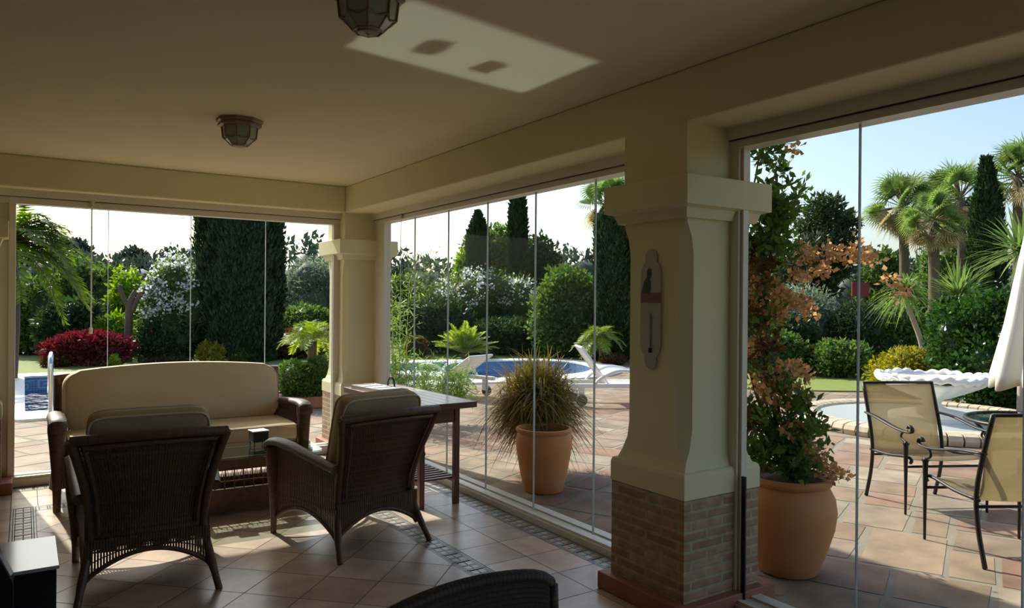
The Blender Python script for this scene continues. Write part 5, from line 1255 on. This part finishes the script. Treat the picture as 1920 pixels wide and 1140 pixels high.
# ---- through the near glass (right)
shrub('olive_tree', 1500, 19.5, 210, zh(1500, 535, 19.5), 'grey-green olive with pale trunk beyond the right lawn', 'leaf_olive', cat='tree', n=13000, size=0.12, aspect=0.28, lumps=10, bark='pale_bark', core=0.7)
shrub('dark_shrub', 1460, 18.6, 150, zh(1460, 590, 18.6), 'dark hollow bushes behind the climbing plant', 'leaf_dark', n=8000, size=0.13)
shrub('berry_shrub', 1605, 18.4, 110, zh(1605, 565, 18.4), 'dark shrub with small red flowers right of the olive', 'leaf_dark', n=7000, size=0.11, flower=('petal_pink', 22, 3, 0.08, 0.6))
shrub('low_shrub', 1465, 17.0, 110, zh(1465, 622, 17.0), 'green shrub at the left end of the right lawn', 'leaf_mid', n=5000, size=0.11)
shrub('low_shrub', 1570, 16.4, 130, zh(1570, 640, 16.4), 'mixed green and brown shrub at the back edge of the right lawn', 'leaf_mid', n=6000, size=0.10)
shrub('rust_shrub', 1520, 16.8, 50, zh(1520, 650, 16.8), 'brownish dry shrub between green ones behind the right lawn', 'leaf_rust', n=2000, size=0.09)
shrub('yellow_shrub', 1705, 13.6, 165, zh(1705, 652, 13.6), 'low yellow-green shrub behind the shell fountain', 'leaf_yellow', n=8000, size=0.075, dscale=0.5)
shrub('broadleaf_shrub', 1680, 19, 150, zh(1680, 570, 19), 'mid green bushes behind the yellow-green shrub', 'leaf_mid', n=8000, size=0.13)
shrub('flowering_hedge', 1850, 11.6, 215, zh(1850, 545, 11.6), 'tall dark glossy hedge dotted with white flowers at the right', 'leaf_glossy', cat='hedge', n=22000, size=0.085, aspect=0.6, flower=('petal_white', 26, 5, 0.05, 0.3), lumps=12, dscale=0.7)
# pine with airy crown
x, y = at(1535, 30); pt_ = empty('pine_tree', (x, y, 0), 0, 'airy dark pine standing alone against the sky', 'tree'); B = []
for (px, py, rp) in ((1545, 395, 40), (1580, 420, 34), (1515, 430, 34), (1570, 460, 40), (1525, 470, 40), (1592, 480, 24), (1480, 505, 34), (1530, 515, 44), (1570, 505, 30), (1500, 545, 30), (1545, 545, 30)):
    q = at3(px, py, 30 + random.uniform(-1, 1)); rr = rp / 1383 * 30 * 0.72; B.append((q[0] - x, q[1] - y, q[2], rr, rr, rr * 0.8))
crown('foliage', B, 9000, 0.24, M['leaf_pine'], pt_, 0.35, 0.62, 0.5)
trunk('trunk', [([(-1.6, 1, -0.02), (-1.2, 0.6, 1.5), (-0.4, 0.2, 3), (0, 0, 4.6)], 0.16, 0.06)] + [([(-0.5, 0.3, 2.6), (b[0] * 0.6, b[1] * 0.6, (b[2] + 2.8) / 2), b[:3]], 0.05, 0.02) for b in B[::2]], 'bark', pt_)
fan_palm(1692, 388, 24, 1.35, 'fan palm with shaggy round head, leftmost of the right-hand palms', seed=2, nf=34, dry=20)
fan_palm(1748, 415, 20.5, 1.05, 'fan palm head in the middle of the right-hand palms', seed=3, nf=26, dry=16)
fan_palm(1800, 372, 27.5, 1.6, 'tall fan palm next to the thin twisted cypress', seed=4, nf=32, dry=16)
fan_palm(1905, 330, 24, 1.4, 'fan palm at the top right edge behind the twisted cypress', seed=8, nf=28, dry=10)
cypress(1850, 21, 62, zh(1850, 300, 21), 'thin twisted cypress among the right-hand palms', n=8000, size=0.14, base=0.6, flatt=0.0, lean=-0.1, prof=lambda t: (0.35 + 0.65 * math.sin(PI * min(1, t * 1.1)) ** 0.8) if t < 0.8 else max(0.1, 0.60 - (t - 0.8) * 2.4))
shrub('broadleaf_tree', 1790, 31, 200, zh(1790, 440, 31), 'dark tree mass behind the palms at the right', 'leaf_mid', cat='tree', n=12000, size=0.2, lumps=10)
shrub('broadleaf_tree', 1650, 27, 110, zh(1650, 470, 27), 'green tree behind the leftmost right-hand fan palm', 'leaf_mid', cat='tree', n=8000, size=0.18)
yucca('spiky_yucca', 1915, 470, 9.5, 0.82, 'spiky yucca with long green blades at the right edge', n=150, w_=0.035, curve=0.15)
yucca('spiky_yucca', 1798, 555, 13.5, 0.95, 'spiky yucca head rising over the flowering hedge', n=150, w_=0.035, curve=0.2, emin=0.0)
dp = 14.2; x, y = at(1700, dp); z4 = zh(1700, 545, dp); b0 = zh(1724, 650, dp)
yucca('trunk_yucca', 1700, 545, dp, 0.85, 'yucca on a pale crooked bare trunk above the yellow-green shrub', n=170, w_=0.03, curve=0.45, leaf='palm_lime' if False else 'palm_fan', stem=[(0.30, -0.2, -0.02), (0.26, -0.17, 0.8), (0.10, -0.07, z4 - 0.55), (0.02, -0.01, z4 - 0.3), (0, 0, z4)])
rb = empty('red_board', (*at(1613, 26), 0), math.radians(-35), 'small dark red board far behind the right lawn', 'sign')
MB().box((-0.30, -0.03, zh(1613, 556, 26)), (0.30, 0.03, zh(1613, 530, 26))).build('board', M['red_sign'], rb, bevel=0.01); MB().tube([(0, 0, 0), (0, 0, zh(1613, 556, 26))], 0.04, 8).build('post', M['bark'], rb)

# climbing plant with dry tan bracts in the urn
U = (3.86, 2.79); cp = empty('climbing_plant', (U[0], U[1], 0.56), 0, 'climbing plant with tan papery bracts growing up from the urn by the near pillar', 'plant')
def loc(px, py, dd=0.0): q = at3(px, py, 4.46 + dd); return (q[0] - U[0], q[1] - U[1], q[2] - 0.56)
g = random.Random(3)
stems = []
def stem(pts, r0, r1): stems.append(([loc(a, b, c) for a, b, c in pts], r0, r1))
stem([(1470, 890, 0), (1440, 800, 0.1), (1405, 680, 0.15), (1408, 560, 0.1), (1400, 430, 0.1), (1420, 300, 0.05)], 0.012, 0.005)
stem([(1480, 890, 0), (1445, 740, -0.05), (1418, 640, 0), (1392, 540, 0.2), (1405, 400, 0.2)], 0.012, 0.005)
stem([(1485, 890, 0), (1460, 760, 0.1), (1440, 700, 0.0), (1425, 620, -0.05), (1440, 520, 0), (1450, 410, 0.05)], 0.011, 0.005)
stem([(1490, 890, 0.05), (1450, 800, 0.1), (1425, 690, 0.2), (1410, 610, 0.2), (1400, 500, 0.25)], 0.010, 0.005)
stem([(1495, 890, 0), (1480, 780, 0), (1455, 700, 0), (1445, 640, 0.1), (1430, 560, 0.1)], 0.009, 0.004)
stem([(1430, 560, 0), (1470, 525, 0), (1530, 490, 0), (1600, 470, 0), (1650, 505, 0), (1690, 545, 0)], 0.006, 0.002)
stem([(1425, 600, 0), (1460, 590, 0), (1490, 575, 0), (1520, 560, 0)], 0.005, 0.002)
stem([(1450, 410, 0), (1490, 370, 0), (1505, 350, 0)], 0.004, 0.002); stem([(1420, 300, 0), (1450, 275, 0), (1490, 268, 0)], 0.004, 0.002); stem([(1420, 300, 0), (1450, 310, 0), (1475, 330, 0)], 0.004, 0.0015)
stem([(1495, 885, 0), (1520, 800, -0.05), (1505, 740, -0.05), (1480, 690, 0)], 0.006, 0.002); stem([(1500, 885, 0), (1530, 860, -0.1), (1565, 890, -0.15), (1590, 900, -0.15)], 0.005, 0.002)
stem([(1490, 885, 0), (1500, 830, -0.1), (1520, 780, -0.1), (1510, 720, -0.05)], 0.006, 0.002)
trunk('stems', stems, 'bark', cp)
def cl(L_, dj=0.16):
    out = []
    for px, py, rp, wgt in L_:
        for k in range(wgt):
            q = loc(px + g.gauss(0, rp * 0.45), py + g.gauss(0, rp * 0.45), g.gauss(0, dj))
            if q[0] + U[0] > 3.52 or q[1] + U[1] > 3.3: out.append((*q, 0.035, 0.035, 0.035))
    return out
GL = cl([(1430, 290, 35, 16), (1470, 320, 20, 6), (1490, 370, 18, 9), (1440, 380, 34, 34), (1470, 400, 24, 18), (1435, 430, 40, 40), (1410, 470, 25, 14), (1460, 470, 30, 18), (1405, 520, 20, 8), (1425, 560, 30, 14), (1450, 600, 25, 8), (1410, 620, 22, 8), (1430, 680, 26, 8), (1470, 720, 30, 12), (1440, 780, 30, 16), (1470, 830, 40, 50), (1500, 860, 36, 50), (1430, 850, 24, 24), (1500, 760, 26, 16), (1520, 800, 24, 14), (1400, 760, 16, 8), (1400, 840, 18, 14)])
crown('leaves', GL, 4600, 0.060, M['leaf_mid'], cp, 0.42, 0, 1.6)
BR = cl([(1490, 285, 8, 2), (1560, 480, 26, 10), (1600, 475, 16, 6), (1510, 480, 18, 7), (1535, 515, 16, 5), (1500, 515, 14, 5), (1630, 480, 10, 3), (1440, 545, 26, 16), (1475, 560, 24, 14), (1505, 575, 16, 7), (1455, 590, 24, 10), (1405, 520, 20, 9), (1410, 570, 20, 8), (1470, 700, 24, 14), (1500, 690, 20, 8), (1450, 740, 26, 14), (1505, 740, 18, 8), (1420, 720, 20, 8), (1490, 800, 22, 10), (1515, 840, 20, 8), (1540, 865, 16, 6), (1560, 885, 12, 5), (1580, 900, 6, 2), (1668, 520, 10, 3), (1690, 545, 8, 3), (1415, 650, 18, 7)])
crown('bracts', BR, 3200, 0.034, M['bract_tan'], cp, 0.75, 0, 1.0)
DR = cl([(1405, 690, 16, 8), (1415, 790, 18, 10), (1440, 640, 20, 7), (1420, 600, 18, 8), (1400, 470, 18, 10), (1425, 500, 22, 10)])
crown('dry_leaves', DR, 1100, 0.05, M['leaf_rust'], cp, 0.5, 0, 1.4)
